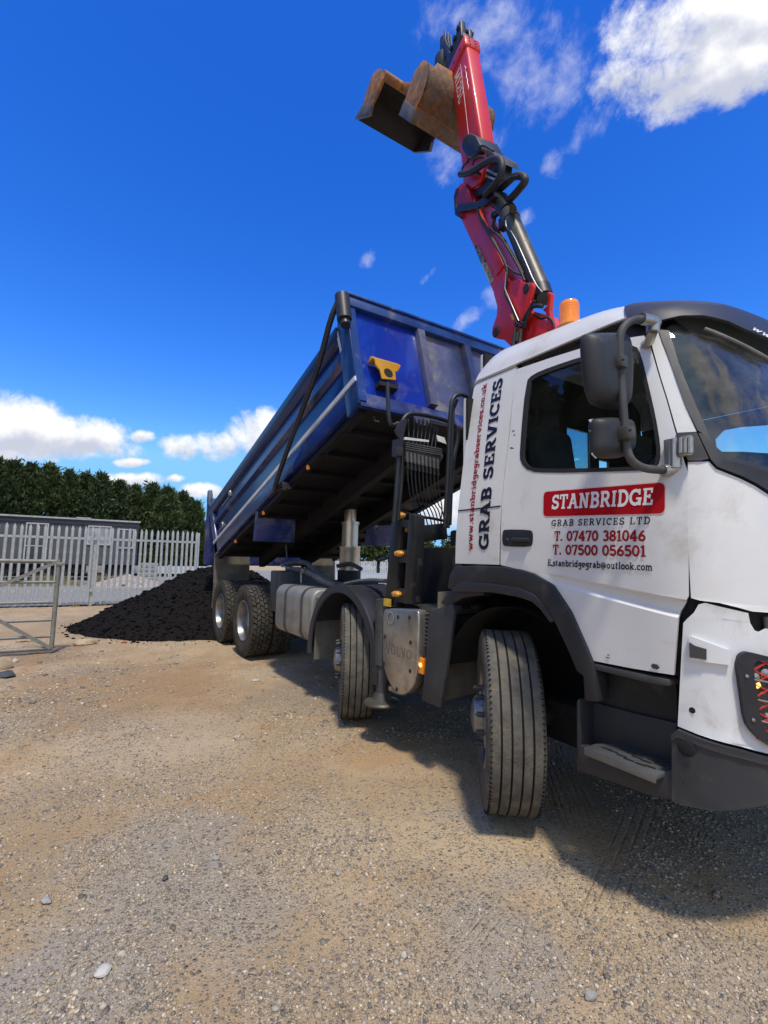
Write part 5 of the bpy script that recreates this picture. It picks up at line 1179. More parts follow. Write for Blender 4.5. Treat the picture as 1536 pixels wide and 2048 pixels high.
# ---- door: outline, window opening, pressed crease
cr_a, cr_b = hit(1097, 1146), hit(1376, 1200); lo_a, lo_b = hit(1112, 1163), hit(1358, 1226)
def door_d(s, z):
    if s < cr_a.x: return 0
    t1 = (s-cr_a.x)/(cr_b.x-cr_a.x); zu = cr_a.y+(cr_b.y-cr_a.y)*t1; t2 = (s-lo_a.x)/(lo_b.x-lo_a.x); zl = lo_a.y+(lo_b.y-lo_a.y)*t2
    dep = .007 + .026*max(0, min(1, t1))
    if z >= zu-.0005: return 0.
    if z > zl: return -dep*min(1, (zu-z)/.012)
    return -dep*max(0., 1-(zl-z)/.022)
off_ = lambda a, dz: V((a.x, a.y-dz))
cuts = [(cr_a, cr_b), (off_(cr_a, .012), off_(cr_b, .012)), (lo_a, lo_b), (off_(lo_a, .022), off_(lo_b, .022)), (cr_a, off_(lo_a, .0))]
win = chaikin([V(p) for p in [(1052, 764), (1066, 749), (1100, 735), (1162, 714), (1240, 694), (1272, 690), (1283, 712), (1296, 765), (1312, 835), (1321, 890), (1321, 922), (1308, 940), (1200, 944), (1100, 946), (1058, 943), (1041, 925), (1040, 900)]], 1)
win = [(p.x, p.y) for p in win]
door_px = [(1001, 1130), (1002, 1080), (1003.5, 1013), (1011, 935), (1020, 862), (1032, 739), (1100, 716), (1164, 696), (1240, 679), (1288, 671), (1298, 684), (1313, 735), (1333, 800), (1352, 868), (1369, 925), (1376, 945), (1377.5, 1100), (1377.5, 1192), (1370, 1205), (1357, 1224), (1352, 1290), (1347, 1350), (1260, 1336), (1184, 1321), (1170, 1286), (1142, 1224), (1107, 1170), (1067, 1147), (1040, 1139)]
door = skin_panel('door', door_px, 'white_paint', truck, holes=[win], dfun=door_d, cuts=cuts)
door['label'] = 'white driver door with red and navy lettering'
# gasket + glass
def inset(poly, k):
    cx = sum(p[0] for p in poly)/len(poly); cy = sum(p[1] for p in poly)/len(poly)
    out = []
    n = len(poly)
    for i in range(n):
        a, b_, c_ = V(poly[i-1]), V(poly[i]), V(poly[(i+1) % n]); t_ = (c_-a).normalized(); nn = V((-t_.y, t_.x))
        if nn.dot(V((cx, cy))-b_) < 0: nn = -nn
        out.append((b_.x+nn.x*k, b_.y+nn.y*k))
    return out
skin_panel('window_seal', win, 'shut_line', door, holes=[inset(win, 8)], off=.003, thick=.02)
skin_panel('window_pane', inset(win, 4), 'door_glass', door, off=-.008, thick=.0)
# handle
hw = chaikin([V(p) for p in [(1006, 1063), (1012, 1059), (1060, 1060), (1066, 1064), (1066, 1087), (1061, 1094), (1012, 1093), (1006, 1088)]], 1)
hp_ = skin_panel('door_handle', [(p.x, p.y) for p in hw], 'black_plastic', door, off=.006, thick=.012)
c = MB(); a0, a1 = hit(1028, 1079), hit(1062, 1080); c.tube([skin(a0.x+(a1.x-a0.x)*t_, a0.y+(a1.y-a0.y)*t_, .014) for t_ in (0, .3, .7, 1)], .011, 10); q = hit(1015, 1081); p = skin(q.x, q.y, .006); c.lathe([(0, .006), (.011, .005), (.013, 0)], p, (0, -1, 0), 14); T(c, 'handle_grip', 'dark_trim', door)
# lettering on the door
def label_on(s_, name, m, A, B, cap, bold=1., track=.04, off=.0035, parent=door):
    a, b_ = hit(*A), hit(*B); d = (b_-a); L = d.length; d = d/L; up = V((-d.y, d.x))
    return lettering(s_, name, m, parent, lambda u, v, l: skin(*(a + d*u + up*v), off+l), L, cap, bold, track)
bx0 = [(1088, 984), (1330, 965), (1330, 1027), (1087, 1033)]
def rrect(px, r, n=4):
    P4 = H(px); out = []
    for i in range(4):
        p, a, b_ = P4[i], P4[i-1], P4[(i+1) % 4]; ta, tb = (a-p).normalized()*r, (b_-p).normalized()*r
        for k in range(n+1):
            t_ = k/n; out.append(p + ta*(1-t_)**2 + tb*t_**2)
    return out
skin_panel('sign_border', [(p.x, p.y) for p in rrect([(1086.5, 982.5), (1331.5, 963), (1331.5, 1028.5), (1085.5, 1034.5)], .028)], 'pink_letter', door, off=.0016, thick=0, sz=True)
skin_panel('sign_panel', [(p.x, p.y) for p in rrect(bx0, .026)], 'sign_red', door, off=.0022, thick=0, sz=True)
label_on('STANBRIDGE', 'lettering', 'ink_white', (1103, 1019), (1307, 1010), .078, 1.0, .03)
label_on('GRAB SERVICES LTD', 'lettering', 'ink_navy', (1103, 1052.5), (1301, 1048.5), .034, .82, .16)
label_on('T. 07470 381046', 'lettering', 'ink_red', (1109, 1082), (1292, 1083), .052, 1.05, .03)
label_on('T. 07500 056501', 'lettering', 'ink_red', (1106, 1109), (1293, 1114), .052, 1.05, .03)
label_on('E.stanbridgegrab@outlook.com', 'lettering', 'ink_navy', (1096, 1131.5), (1306, 1142), .034, .95, .05)
label_on('GRAB SERVICES', 'lettering', 'ink_navy', (978, 1099), (1007, 755), .085, 1.15, .05, parent=cab)
label_on('www.stanbridgegrabservices.co.uk', 'lettering', 'ink_red', (946, 1101), (975, 766), .047, 1.0, .06, parent=cab)
# small maker's marks at the door foot
q = hit(1311, 1333); c = MB(); pc = skin(q.x, q.y, .003); c.lathe([(.017, 0), (.015, .0015), (0, .0015)], V((0, 0, 0)), (0, -1, 0), 6); c.v = [(pc.x+v[0]*1.15, pc.y+v[1], pc.z+v[2]*.7) for v in c.v]; T(c, 'door_badge', 'chassis_grey', door)
q = hit(1216, 1315); c = MB(); pc = skin(q.x, q.y, .003); c.box(pc, (.022, .001, .003)); c.box(pc+V((.004, 0, .012)), (.010, .001, .004)); T(c, 'door_mark', 'chassis_grey', door)
for (x, y, a_) in ((1027, 862, .02), (1024, 896, .03), (1029, 870, .012), (1104, 1131, .02)):
    q = hit(x, y); c = MB(); c.box(skin(q.x, q.y, .0012), (a_, .0012, .006), Matrix.Rotation(.3, 3, 'Y')); T(c, 'paint_chip', 'chassis_grey', door)
# left door, plain, with the window opening one looks through
dl = [(.07, 1.47), (.07, 2.72), (.9, 2.72), (1.0, 2.5), (1.115, 1.95), (1.115, 1.34), (1.05, 1.03), (.67, 1.03), (.45, 1.36)]
wl = [(.26, 2.04), (.26, 2.56), (.33, 2.62), (.86, 2.62), (.93, 2.5), (1.03, 1.95), (1.0, 1.92)]
o_ = skin_panel('door', dl, 'white_paint', truck, holes=[wl], sz=True)
for v in o_.data.vertices: v.co.y = -v.co.y
o_.data.flip_normals()
# pillar, windscreen, trims
P('screen_pillar', [(1300, 676), (1317, 666), (1344, 736), (1372, 815), (1393, 864), (1355, 866), (1336, 800), (1316, 735)], 'white_paint', off=.004)
P('mirror_base', [(1353, 867), (1393, 866), (1402, 885), (1417, 919), (1400, 922), (1376, 922), (1368, 905)], 'black_plastic', off=.008, label='black triangular mirror base panel')
scr = [(1330, 664), (1350, 728), (1384, 815), (1408, 868), (1424, 900), (1443, 915), (1478, 926), (1536, 940)]
S_ = H(scr); zc_, zt_ = S_[-1].y, 2.78
poly = [(p.x, p.y) for p in S_] + [(c0(S_[-1].y-.03), S_[-1].y-.03), (c0(zt_), zt_), (S_[0].x+.02, zt_)]
wind = skin_panel('windscreen', poly, 'screen_glass', truck, off=-.004, thick=0, sz=True, mirror=True)
tp = [(1317, 662), (1344, 736), (1372, 815), (1395, 863), (1404, 868), (1420, 892), (1436, 908), (1452, 924), (1480, 930), (1536, 947), (1536, 937), (1478, 920), (1449, 911), (1431, 896), (1415, 866), (1392, 815), (1357, 728), (1338, 664)]
skin_panel('windscreen_frame', tp, 'dark_trim', wind, off=.010, thick=.02)
cw = H([(1396, 868), (1405, 869), (1421, 893), (1437, 909), (1453, 925), (1481, 931), (1536, 947)]); cb = H([(1536, 985), (1510, 968), (1480, 953), (1433, 935), (1420, 920)])
poly = [(p.x, p.y) for p in cw] + [(c0(cw[-1].y-.04), cw[-1].y-.04), (c0(cb[0].y-.05), cb[0].y-.05)] + [(p.x, p.y) for p in cb]
skin_panel('wiper_cowl', poly, 'black_plastic', truck, off=.012, sz=True, mirror=True)
tc_ = H([(1376, 924), (1418, 923), (1432, 938), (1480, 957), (1510, 972), (1536, 989)]); bc = H([(1536, 1225), (1505, 1223), (1480, 1216), (1440, 1206), (1400, 1201), (1382, 1196)])
poly = [(p.x, p.y) for p in tc_] + [(c0(tc_[-1].y-.05), tc_[-1].y-.05), (c0(bc[0].y-.02), bc[0].y-.02)] + [(p.x, p.y) for p in bc]
skin_panel('front_panel', poly, 'white_paint', truck, sz=True, mirror=True)
# lower corner with indicator and headlamp
lt = H([(1367, 1246), (1374, 1238), (1388, 1225), (1397, 1209), (1411, 1206), (1456, 1217), (1495, 1226), (1499, 1246), (1508, 1261), (1522, 1265), (1536, 1258)]); lbm = H([(1536, 1507), (1480, 1492), (1422, 1477), (1356, 1452)])
poly = [(p.x, p.y) for p in lt] + [(lt[-1].x+.25, lt[-1].y), (lt[-1].x+.25, lbm[0].y-.03)] + [(p.x, p.y) for p in lbm]
P('cab_shell', [(1.08, 1.36), (c0(1.4), 1.36), (c0(1.98), 1.98), (1.08, 1.98)], 'shut_line', sz=True, off=-.024, thick=.01, mirror=True)
corner = skin_panel('corner_panel', poly, 'white_lower', truck, sz=True, mirror=True, off=.004)
P('front_shell', [(1.10, .72), (c0(1), .72), (c0(1.38), 1.38), (1.10, 1.38)], 'liner_black', sz=True, off=-.03, thick=.01, mirror=True)
c = MB()
for k in range(3): c.cyl(skin(1.31+k*.03, 1.29, -.02), skin(1.31+k*.03, 1.21, -.012), .014, 10)
T(c, 'grille_clutter', 'chassis_grey', corner)
ind = skin_panel('indicator', [(1379, 1273), (1384, 1271), (1456, 1299), (1456, 1328), (1386, 1319), (1379, 1316)], 'white_lower', corner, off=.022, thick=.02)
skin_panel('indicator_lens', [(1380.5, 1283), (1391, 1290), (1412, 1296.5), (1412, 1317.5), (1400, 1315.5), (1381, 1313)], 'pane_dark', corner, off=.026, thick=.006)
c = MB(); q = hit(1385, 1420); c.lathe([(.012, .001), (0, .002)], skin(q.x, q.y, .006), (.1, -1, 0), 14); T(c, 'bolt_hole', 'liner_black', corner)
# headlamp
ho = chaikin([V(p) for p in [(1468, 1324), (1472, 1309), (1482, 1302), (1492, 1302), (1536, 1313)]], 1, False); hl = [(1536, 1491), (1512, 1476), (1497, 1460), (1487, 1445), (1481, 1424), (1475, 1378), (1469, 1337)]
hi_ = [(1499, 1325), (1503, 1318), (1536, 1324)]; hj = [(1536, 1475), (1520, 1455), (1512, 1435), (1507, 1394), (1500, 1351)]
EX = .30
O1, O2, I1, I2 = H([(p.x, p.y) for p in ho]), H(hl), H(hi_), H(hj)
outer = [(p.x, p.y) for p in O1] + [(O1[-1].x+EX*.8, O1[-1].y+.01), (O1[-1].x+EX, O1[-1].y-.03), (O2[0].x+EX*.9, O2[0].y-.01)] + [(p.x, p.y) for p in O2]
inner = [(p.x, p.y) for p in I1] + [(I1[-1].x+EX-.06, I1[-1].y), (I2[0].x+EX-.08, I2[0].y)] + [(p.x, p.y) for p in I2]
lamp = skin_panel('headlight', inner, 'pane_dark', truck, sz=True, mirror=True, off=.010, thick=.004)
skin_panel('headlight_frame', outer, 'black_plastic', lamp, holes=[inner], sz=True, mirror=True, off=.026, thick=.024)
c = MB()
for (x, y, r) in ((1505, 1352, .020), (1506, 1362, .016), (1532, 1435, .022), (1525, 1345, .022)):
    q = hit(x, y); c.lathe([(r, 0), (r*.8, .006), (0, .009)], skin(q.x, q.y, .010), (.75, -.6, 0), 14)
T(c, 'lamp_lens', 'lamp_clear', lamp, split=True)
c = MB(); q = hit(1509, 1368); c.lathe([(.014, 0), (.010, .008), (0, .011)], skin(q.x, q.y, .012), (.75, -.6, 0), 12); T(c, 'lamp_bulb', 'lit_bulb', lamp)
c = MB(); s0, s1 = min(p[0] for p in inner), max(p[0] for p in inner); za, zb = min(p[1] for p in inner), max(p[1] for p in inner)
def inpoly(s, z):
    r = False; n = len(inner); j = n-1
    for i in range(n):
        (xi, yi), (xj, yj) = inner[i], inner[j]
        if (yi > z) != (yj > z) and s < (xj-xi)*(z-yi)/(yj-yi)+xi: r = not r
        j = i
    return r
cw_, ch_ = .052, .026; nz = int((zb-za)/ch_)+1; nsx = int((s1-s0)/cw_)+1
for j in range(nz):
    for i in range(nsx):
        x0, z0 = s0+i*cw_+(cw_/2 if j % 2 else 0), za+j*ch_
        for dx in (-cw_/2, cw_/2):
            if inpoly(x0, z0) or inpoly(x0+dx, z0+ch_): c.tube([skin(max(s0, min(s1, x0+dx*t_)), z0+ch_*t_, .020) for t_ in (0, .5, 1)], .0032, 5)
T(c, 'wire_guard', 'guard_red', lamp)
c = MB()
for (a, b_) in (((1499, 1356), (1536, 1363)), ((1506, 1396), (1536, 1402)), ((1513, 1438), (1536, 1444))):
    p, q = hit(*a), hit(*b_); d = q-p; c.tube([skin(p.x+d.x*t_, p.y+d.y*t_, .024) for t_ in np.linspace(0, 4, 12)], .0035, 6)
T(c, 'guard_bar', 'galv_old', lamp, split=True)
c = MB()
for (x, y) in ((1485, 1349), (1497, 1435)): q = hit(x, y); c.lathe([(.0075, 0), (.006, .004), (0, .005)], skin(q.x, q.y, .027), (.6, -.8, 0), 12)
T(c, 'frame_screw', 'lamp_clear', lamp, split=True)
# bumper
bt = H([(1347, 1467), (1358, 1457), (1422, 1482), (1480, 1498), (1536, 1513)]); bb = H([(1536, 1604), (1460, 1616), (1420, 1617), (1363, 1606), (1347, 1600)])
poly = [(p.x, p.y) for p in bt] + [(c0(.8), bt[-1].y-.03), (c0(.8), bb[0].y-.02)] + [(p.x, p.y) for p in bb]
bump = skin_panel('bumper', poly, 'bumper_plastic', truck, sz=True, mirror=True, off=.018, thick=.05)
bm_top = [(p.x, p.y) for p in bt]; skin_panel('bumper_edge', bm_top + [(c0(.8), bt[-1].y-.03), (c0(.8), bt[-1].y-.055)] + [(x, z-.028) for x, z in bm_top[::-1]], 'bumper_plastic', bump, sz=True, mirror=True, off=.026, thick=.03)
c = MB(); q = hit(1376, 1493); c.lathe([(.033, .0), (.030, .002), (0, .001)], skin(q.x, q.y, .028), (.12, -1, 0), 22); T(c, 'fog_lamp_hole', 'liner_black', bump)
c = MB()
for pts in ([(1361, 1478), (1359, 1490), (1363, 1502), (1368, 1514)], [(1366, 1518), (1374, 1516), (1376, 1508)], [(1364, 1542), (1366, 1556), (1372, 1558), (1375, 1546)]):
    c.tube([skin(*hit(*p), .0185) for p in pts], .0012, 5, smooth=1)
T(c, 'paint_scratch', 'cylinder_grey', bump)
# step well
c = MB(); c.prism(ppoly([(1184, 1326), (1339, 1360), (1338, 1373), (1300, 1367), (1187, 1339)], -1.25), (0, .12, 0), .006); sill = T(c, 'door_sill', 'chassis_grey', ang=30)
c = MB(); c.prism(ppoly([(1180, 1335), (1352, 1368), (1356, 1470), (1350, 1480), (1172, 1430)], -1.12), (0, .02, 0)); c.b((.60, -1.10, .60), (1.06, -.6, 1.02)); T(c, 'step_recess', 'chassis_black')
c = MB(); c.prism(ppoly([(1155, 1397), (1172, 1400), (1260, 1424), (1353, 1446), (1353, 1540), (1160, 1492)], -1.14), (0, .02, 0), .006)
c.prism(ppoly([(1154, 1489), (1168, 1493), (1312, 1549), (1347, 1536), (1347, 1602), (1300, 1592), (1157, 1541)], -1.255), (0, .05, 0), .008)
c.prism(ppoly([(1153, 1402), (1160, 1398), (1160, 1545), (1153, 1538)], -1.25), (0, .14, 0), .004)
c.prism(ppoly([(1346, 1468), (1357, 1458), (1362, 1604), (1346, 1600)], -1.26), (0, .12, 0), .006)
step = T(c, 'step_housing', 'bumper_plastic', label='black plastic entry step housing', ang=30)
zt = .632; tp_ = [PZ(x, y, zt) for x, y in ((1169, 1495), (1311, 1551), (1342, 1540), (1345, 1526), (1300, 1510), (1246, 1486), (1190, 1487))]
c = MB(); c.prism(tp_, (0, 0, -.02), .003)
e0, e1 = PZ(1169, 1495, zt), PZ(1311, 1551, zt); c.prism([e0+V((0, -.004, .002)), e1+V((0, -.004, .002)), e1+V((0, -.004, -.032)), e0+V((0, -.004, -.032))], (0, .012, 0), .003)
tread = T(c, 'step_tread', 'step_alloy', step, ang=30)
c = MB()
for (x, y) in ((1226, 1502), (1250, 1500), (1244, 1511), (1262, 1506), (1274, 1514), (1258, 1519), (1292, 1522), (1281, 1528), (1306, 1520), (1300, 1533), (1318, 1528), (1214, 1497)):
    q = PZ(x, y, zt+.003); c.box(q, (.045, .010, .002), Matrix.Rotation(.05, 3, 'Z'))
T(c, 'tread_slot', 'liner_black', tread, split=True)
# wheel arch trim
ao = [(894, 1176), (898, 1150), (908, 1133), (950, 1131), (1000, 1133), (1040, 1139), (1066, 1147), (1105, 1170), (1140, 1223), (1168, 1286), (1183, 1322), (1187, 1342), (1196, 1405), (1168, 1402), (1165, 1352), (1153, 1344), (1132, 1294), (1107, 1242), (1086, 1212), (1066, 1190), (1037, 1178), (983, 1168), (921, 1165), (902, 1180)]
c = MB(); c.prism(ppoly(ao, -1.268), (0, .10, 0), .010); arch = T(c, 'wheel_arch', 'black_plastic', label='black plastic arch over the steered front wheel', ang=35)
al = [(903, 1178), (921, 1163), (983, 1167), (1037, 1176), (1066, 1188), (1086, 1210), (1107, 1241), (1100, 1246), (1080, 1219), (1062, 1203), (1034, 1194), (983, 1185), (903, 1183)]
c = MB(); c.prism(ppoly(al, -1.274), (0, .12, 0), .006); T(c, 'arch_lip', 'dark_trim', arch, ang=35)
c = MB(); c.lathe([(.60, .55), (.60, 1.20)], (.10, 0, .62), (0, -1, 0), 24, R(25), R(165)); c.b((-.55, -.56, .6), (.8, -.52, 1.4)); T(c, 'arch_liner', 'liner_black', arch)
# sun visor
vl = H([(1257, 640), (1262, 650), (1300, 654), (1317, 654), (1356, 648), (1395, 651), (1440, 663), (1470, 677), (1536, 706)])
poly = [(p.x, p.y) for p in vl] + [(c0(vl[-1].y-.02), vl[-1].y-.02), (c0(zf(3.03, 1)), zf(3.03, 1)), (.86, zf(3.03, .86)), (.76, zf(2.99, .76)), (.72, zf(2.90, .72))]
def vis_d(s, z): return .045*max(0, min(1, (s-.72)/.35))*max(.15, min(1, (zf(3.03, 1)-z)/.16))
vis = skin_panel('sun_visor', poly, 'dark_trim', truck, sz=True, mirror=True, off=.012, thick=.012, dfun=vis_d, ds=.04, dz=.04, ang=60)
A0 = hit(1472, 664)
zz = 2.78
label_on('www.', 'lettering', 'ink_white', (1478, 677), (1536, 707), .026, .8, .05, off=.060, parent=vis)
c = MB(); c.tube([skin(s, zf(3.035, 1), .022) for s in np.arange(1.02, c0(2.96), .05)], .010, 8); c.box(skin(1.0, zf(3.05, 1), .03), (.05, .05, .03), None, .008); T(c, 'visor_trim', 'grab_rust', vis)
# wiper parked under the visor
c = MB(); a, b_ = hit(1404, 664), hit(1530, 725); d = b_-a
c.tube([skin(a.x+d.x*t_, a.y+d.y*t_, .02) for t_ in np.linspace(0, 1, 8)], .008, 8); wp = T(c, 'wiper', 'galv_old')
# mirrors on their tube arm
arm_pts = [PY(1312, 650, -1.16), PY(1304, 642, -1.19), PY(1284, 637, -1.27), PY(1258, 642, -1.37), PY(1241, 662, -1.42), PY(1238, 700, -1.42), PY(1241, 750, -1.42), PY(1249, 850, -1.42), PY(1253, 898, -1.42), PY(1262, 922, -1.41), PY(1284, 936, -1.35), PY(1312, 940, -1.28), PY(1338, 940, -1.22)]
c = MB(); c.tube(arm_pts, .0175, 14, smooth=2); marm = T(c, 'mirror_arm', 'chassis_grey', label='bent grey tube arm carrying two mirrors', ang=50)
c = MB()
c.tube([PY(1282, 637, -1.275), PY(1304, 642, -1.19), PY(1312, 648, -1.15)], .026, 14, smooth=1); c.cyl(PY(1306, 640, -1.17), PY(1306, 664, -1.17), .030, 16); c.tube([PY(1306, 662, -1.165), PY(1298, 684, -1.13), PY(1290, 690, -1.10)], .022, 10)
c.tube([PY(1326, 941, -1.25), PY(1346, 940, -1.20), PY(1358, 930, -1.18)], [.024, .036, .03], 14, smooth=1); c.cyl(PY(1350, 880, -1.21), PY(1350, 936, -1.21), .026, 14); c.box(PY(1342, 905, -1.215), (.05, .03, .12), None, .006); c.box(PY(1372, 892, -1.225), (.055, .03, .085), None, .008)
for k in range(3): c.cyl(PY(1362+k*9, 876, -1.245), PY(1362+k*9, 906, -1.245), .012, 10)
T(c, 'mirror_hinge', 'plate_steel', marm, ang=30, split=True)
c = MB()
for (x, y) in ((1238, 727), (1252, 868)):
    p = PY(x, y, -1.425); c.box(p+V((.005, -.008, 0)), (.060, .055, .060), None, .012)
T(c, 'mirror_clamp', 'cylinder_grey', marm, ang=40, split=True)
c = MB()
for (x, y) in ((1238, 722), (1252, 862)):
    p = PY(x, y, -1.456); 
    for dx in (-.016, .018): c.lathe([(.006, 0), (0, .002)], p+V((dx, -.0, 0)), (.5, -.85, 0), 8)
T(c, 'clamp_screw', 'liner_black', marm, split=True)
def mirror(px_poly, X, dep, name, lbl, k=2):
    pts = [PX(p.x, p.y, X) for p in chaikin([V(q) for q in px_poly], k)]
    cen = sum(pts, V((0, 0, 0)))/len(pts); mb = MB(); n = len(pts); rings = []
    for (t_, sc_) in ((0, .92), (.010, .99), (.022, 1.), (dep*.55, .965), (dep*.85, .84), (dep, .60)): rings.append([V((X-.02+t_, cen.y+(p.y-cen.y)*sc_, cen.z+(p.z-cen.z)*sc_)) for p in pts])
    vs = [p for r in rings for p in r]; fs = [(i*n+j, i*n+(j+1) % n, (i+1)*n+(j+1) % n, (i+1)*n+j) for i in range(len(rings)-1) for j in range(n)] + [tuple(range(n)), tuple((len(rings)-1)*n+j for j in range(n))[::-1]]
    mb.add(vs, fs); o = T(mb, name, 'black_plastic', label=lbl, ang=60)
    g_ = MB(); g_.add([V((X-.0205, cen.y+(p.y-cen.y)*.86, cen.z+(p.z-cen.z)*.86)) for p in pts], [tuple(range(n))]); T(g_, 'mirror_glass', 'lamp_clear', o)
    return o
mirror([(1163, 672), (1172, 668), (1230, 667), (1246, 672), (1252, 720), (1250, 800), (1245, 822), (1190, 814), (1176, 798), (1167, 740)], .895, .085, 'wing_mirror', 'tall black wing mirror on the tube arm')
mirror([(1181, 842), (1188, 836), (1245, 836), (1258, 845), (1262, 880), (1255, 915), (1200, 918), (1184, 908), (1183, 870)], .905, .075, 'wide_angle_mirror', 'small square wide angle mirror with a scuffed edge')
c = MB(); e_ = [PX(x, y, .90) for x, y in ((1180, 842), (1184, 852), (1181, 862), (1186, 874), (1183, 886), (1187, 898), (1184, 908), (1192, 916))]; c.tube(e_, .0035, 5); c.prism([PX(1176, 840, .90), PX(1184, 838, .90), PX(1186, 852, .90)], (.004, 0, 0)); T(c, 'mirror_scuff', 'stripe', marm)
# amber beacon on the roof
bp = PZ(1139, 655, 3.10)
c = MB(); c.lathe([(0, 0), (.085, 0), (.085, .02), (.07, .03), (0, .03)], V((0, 0, 0)), (0, 0, 1), 28); c.v = [(v[0]+bp.x, v[1]+bp.y, v[2]+bp.z-.02) for v in c.v]
bc_ = T(c, 'beacon_light', 'grab_yellow', label='orange beacon on the cab roof', ang=30)
c = MB(); c.lathe([(.072, .03), (.066, .06), (.064, .185), (.058, .198), (.04, .203), (0, .204)], bp+V((0, 0, -.02)), (0, 0, 1), 32); T(c, 'beacon_lens', 'amber', bc_, ang=40)
c = MB(); 
for k in range(9): c.lathe([(.0655, .055+k*.014), (.0668, .058+k*.014), (.0655, .061+k*.014)], bp+V((0, 0, -.02)), (0, 0, 1), 32)
T(c, 'lens_rib', 'amber', bc_)
# ================================================================== THE SURROUNDINGS
# ---- heap of black planings spilling from the tailgate
HC = V((-9.15, -.55, 0))
def heap_h(x, y):
    dx, dy = x-HC.x, y-HC.y; a = math.atan2(dy, dx); rr = 2.85 + .18*mnoise.noise(V((math.cos(a)*1.6, math.sin(a)*1.6, 5))); d = math.hypot(dx*1.12, dy)/rr
    h = 1.42*max(0., 1-d); h = h if h < 1.05 else 1.05+.25*(1-math.exp(-(h-1.05)/.25))
    h += (.07*mnoise.noise(V((x*2.1, y*2.1, 0))) + .05*mnoise.noise(V((x*5.5, y*5.5, 3))) + .035*mnoise.noise(V((x*14, y*14, 7))) + .02*mnoise.noise(V((x*30, y*30, 9))))*min(1, max(0, (1.03-d)*5))
    return h if d < 1.02 else -.05
N_ = 190; vs = []
for i in range(N_+1):
    for j in range(N_+1):
        x = HC.x-3.2+6.4*i/N_; y = HC.y-3.2+6.4*j/N_; vs.append((x, y, heap_h(x, y)-.004))
fs = [(i*(N_+1)+j, (i+1)*(N_+1)+j, (i+1)*(N_+1)+j+1, i*(N_+1)+j+1) for i in range(N_) for j in range(N_) if max(vs[q][2] for q in (i*(N_+1)+j, (i+1)*(N_+1)+j, (i+1)*(N_+1)+j+1, i*(N_+1)+j+1)) > -.04]
g = MB(); g.v = vs; g.f = fs; heap = g.build('planings_heap', 'planings', None, 180, flat=True, recalc=False)
tag(heap, 'heap of black road planings tipped out behind the blue body', 'heap')
pts, szs = [], []
while len(pts) < 16000:
    a, r = random.uniform(0, 2*PI), 3.1*math.sqrt(random.random()); x, y = HC.x+r*math.cos(a), HC.y+r*math.sin(a); h = heap_h(x, y)
    if h < 0:
        if random.random() > .16 or r > 3.09: continue
        h = 0
    pts.append((x, y, h)); szs.append(.006*(8 ** (random.random()**3.2)))
ch = blobs(len(pts), np.array(pts), np.array(szs), 'planing_lumps', 'planings', heap, flat=.8, smooth=False); ch['kind'] = 'stuff'

# ---- palisade fence
FX = -13.65
def picket(mb, y, h=2.2, wd=.068, z0=.06, x=FX):
    p = [(y-wd/2, z0), (y+wd/2, z0), (y+wd/2, h-.09), (y+wd*.22, h-.02), (y, h), (y-wd*.22, h-.02), (y-wd/2, h-.09)]
    mb.prism([V((x+.02, a, b_)) for a, b_ in p], (-.006, 0, 0)); mb.prism([V((x+.034, y-.012, z0)), V((x+.034, y+.012, z0)), V((x+.02, y+.03, z0)), V((x+.02, y-.03, z0))], (0, 0, h-.12-z0))
    return mb
fence = thing('palisade_fence', 'tall galvanised palisade fence with pointed pickets behind the black heap', 'fence', (FX, -3, 0))
pk_px = [13, 29.5, 45.5, 61, 76.5, 91.5, 105, 119, 132.5, 146, 159, 172.5, 185.5, 197.5, 212, 225, 237, 248.5, 260.5, 271, 282.5, 293, 304, 315, 325.5, 336, 346, 356, 366, 375.5, 385, 393]
ysp = []
for k, x in enumerate(pk_px): ysp.append(PX(x, 1050+.066*x, FX).y)
first = ysp[0]; stp = ysp[1]-ysp[0]
ysp = [first-stp*k for k in range(12, 0, -1)] + ysp
proto = None
for y in ysp:
    if proto is None: m_ = MB(); picket(m_, 0.); proto = m_.build('picket', 'galv', fence, 25); base = V(proto.location); proto.location = base + V((0, y, 0)); pr0 = y
    else:
        o = proto.copy(); COL.objects.link(o); o.parent = fence; o.location = base + V((random.uniform(-.004, .004), y, random.uniform(-.012, .012))); o.rotation_euler = (random.uniform(-.006, .006), 0, 0)
for z in (.42, 1.86):
    m_ = MB(); m_.b((FX-.045, ysp[0]-.1, z-.03), (FX+.008, ysp[-1]+.02, z+.03)); m_.build('rail', 'galv', fence)
for y in (ysp[0]-.12, (ysp[24]+ysp[25])/2, ysp[-1]+.06):
    m_ = MB(); m_.b((FX-.12, y-.05, 0), (FX-.046, y+.05, 2.16)); m_.build('post', 'galv', fence)
# the low pale fence farther back and the one seen under the body
def far_fence(lbl, X, y0, y1, h, gap, name='boundary_fence'):
    f = thing(name, lbl, 'fence', (X, y0, 0))
    m_ = MB(); m_.b((X-.02, y0, .25), (X+.0, y1, h-.02)); m_.build('panel', 'fence_far', f)
    y = y0
    while y <= y1: m_ = MB(); m_.b((X-.03, y-.06, 0), (X+.06, y+.06, h+.06)); m_.build('post', 'galv', f); y += gap
    return f
far_fence('low pale sheet fence with posts between the cabin and the truck', -31, -.9, 4.2, .74, 1.25)
f = thing('picket_fence', 'white picket fence far off, seen under the raised body', 'fence', (-25, 8, 0))
for k in range(58):
    y = 9.4+k*.125; m_ = MB(); m_.b((-25.02, y-.04, .05), (-25., y+.04, 1.3+.03*(k % 2)))
    if k == 0: pp = m_.build('picket', 'fence_far', f); b0 = V(pp.location)
    else: o = pp.copy(); COL.objects.link(o); o.parent = f; o.location = b0 + V((0, k*.125, 0))
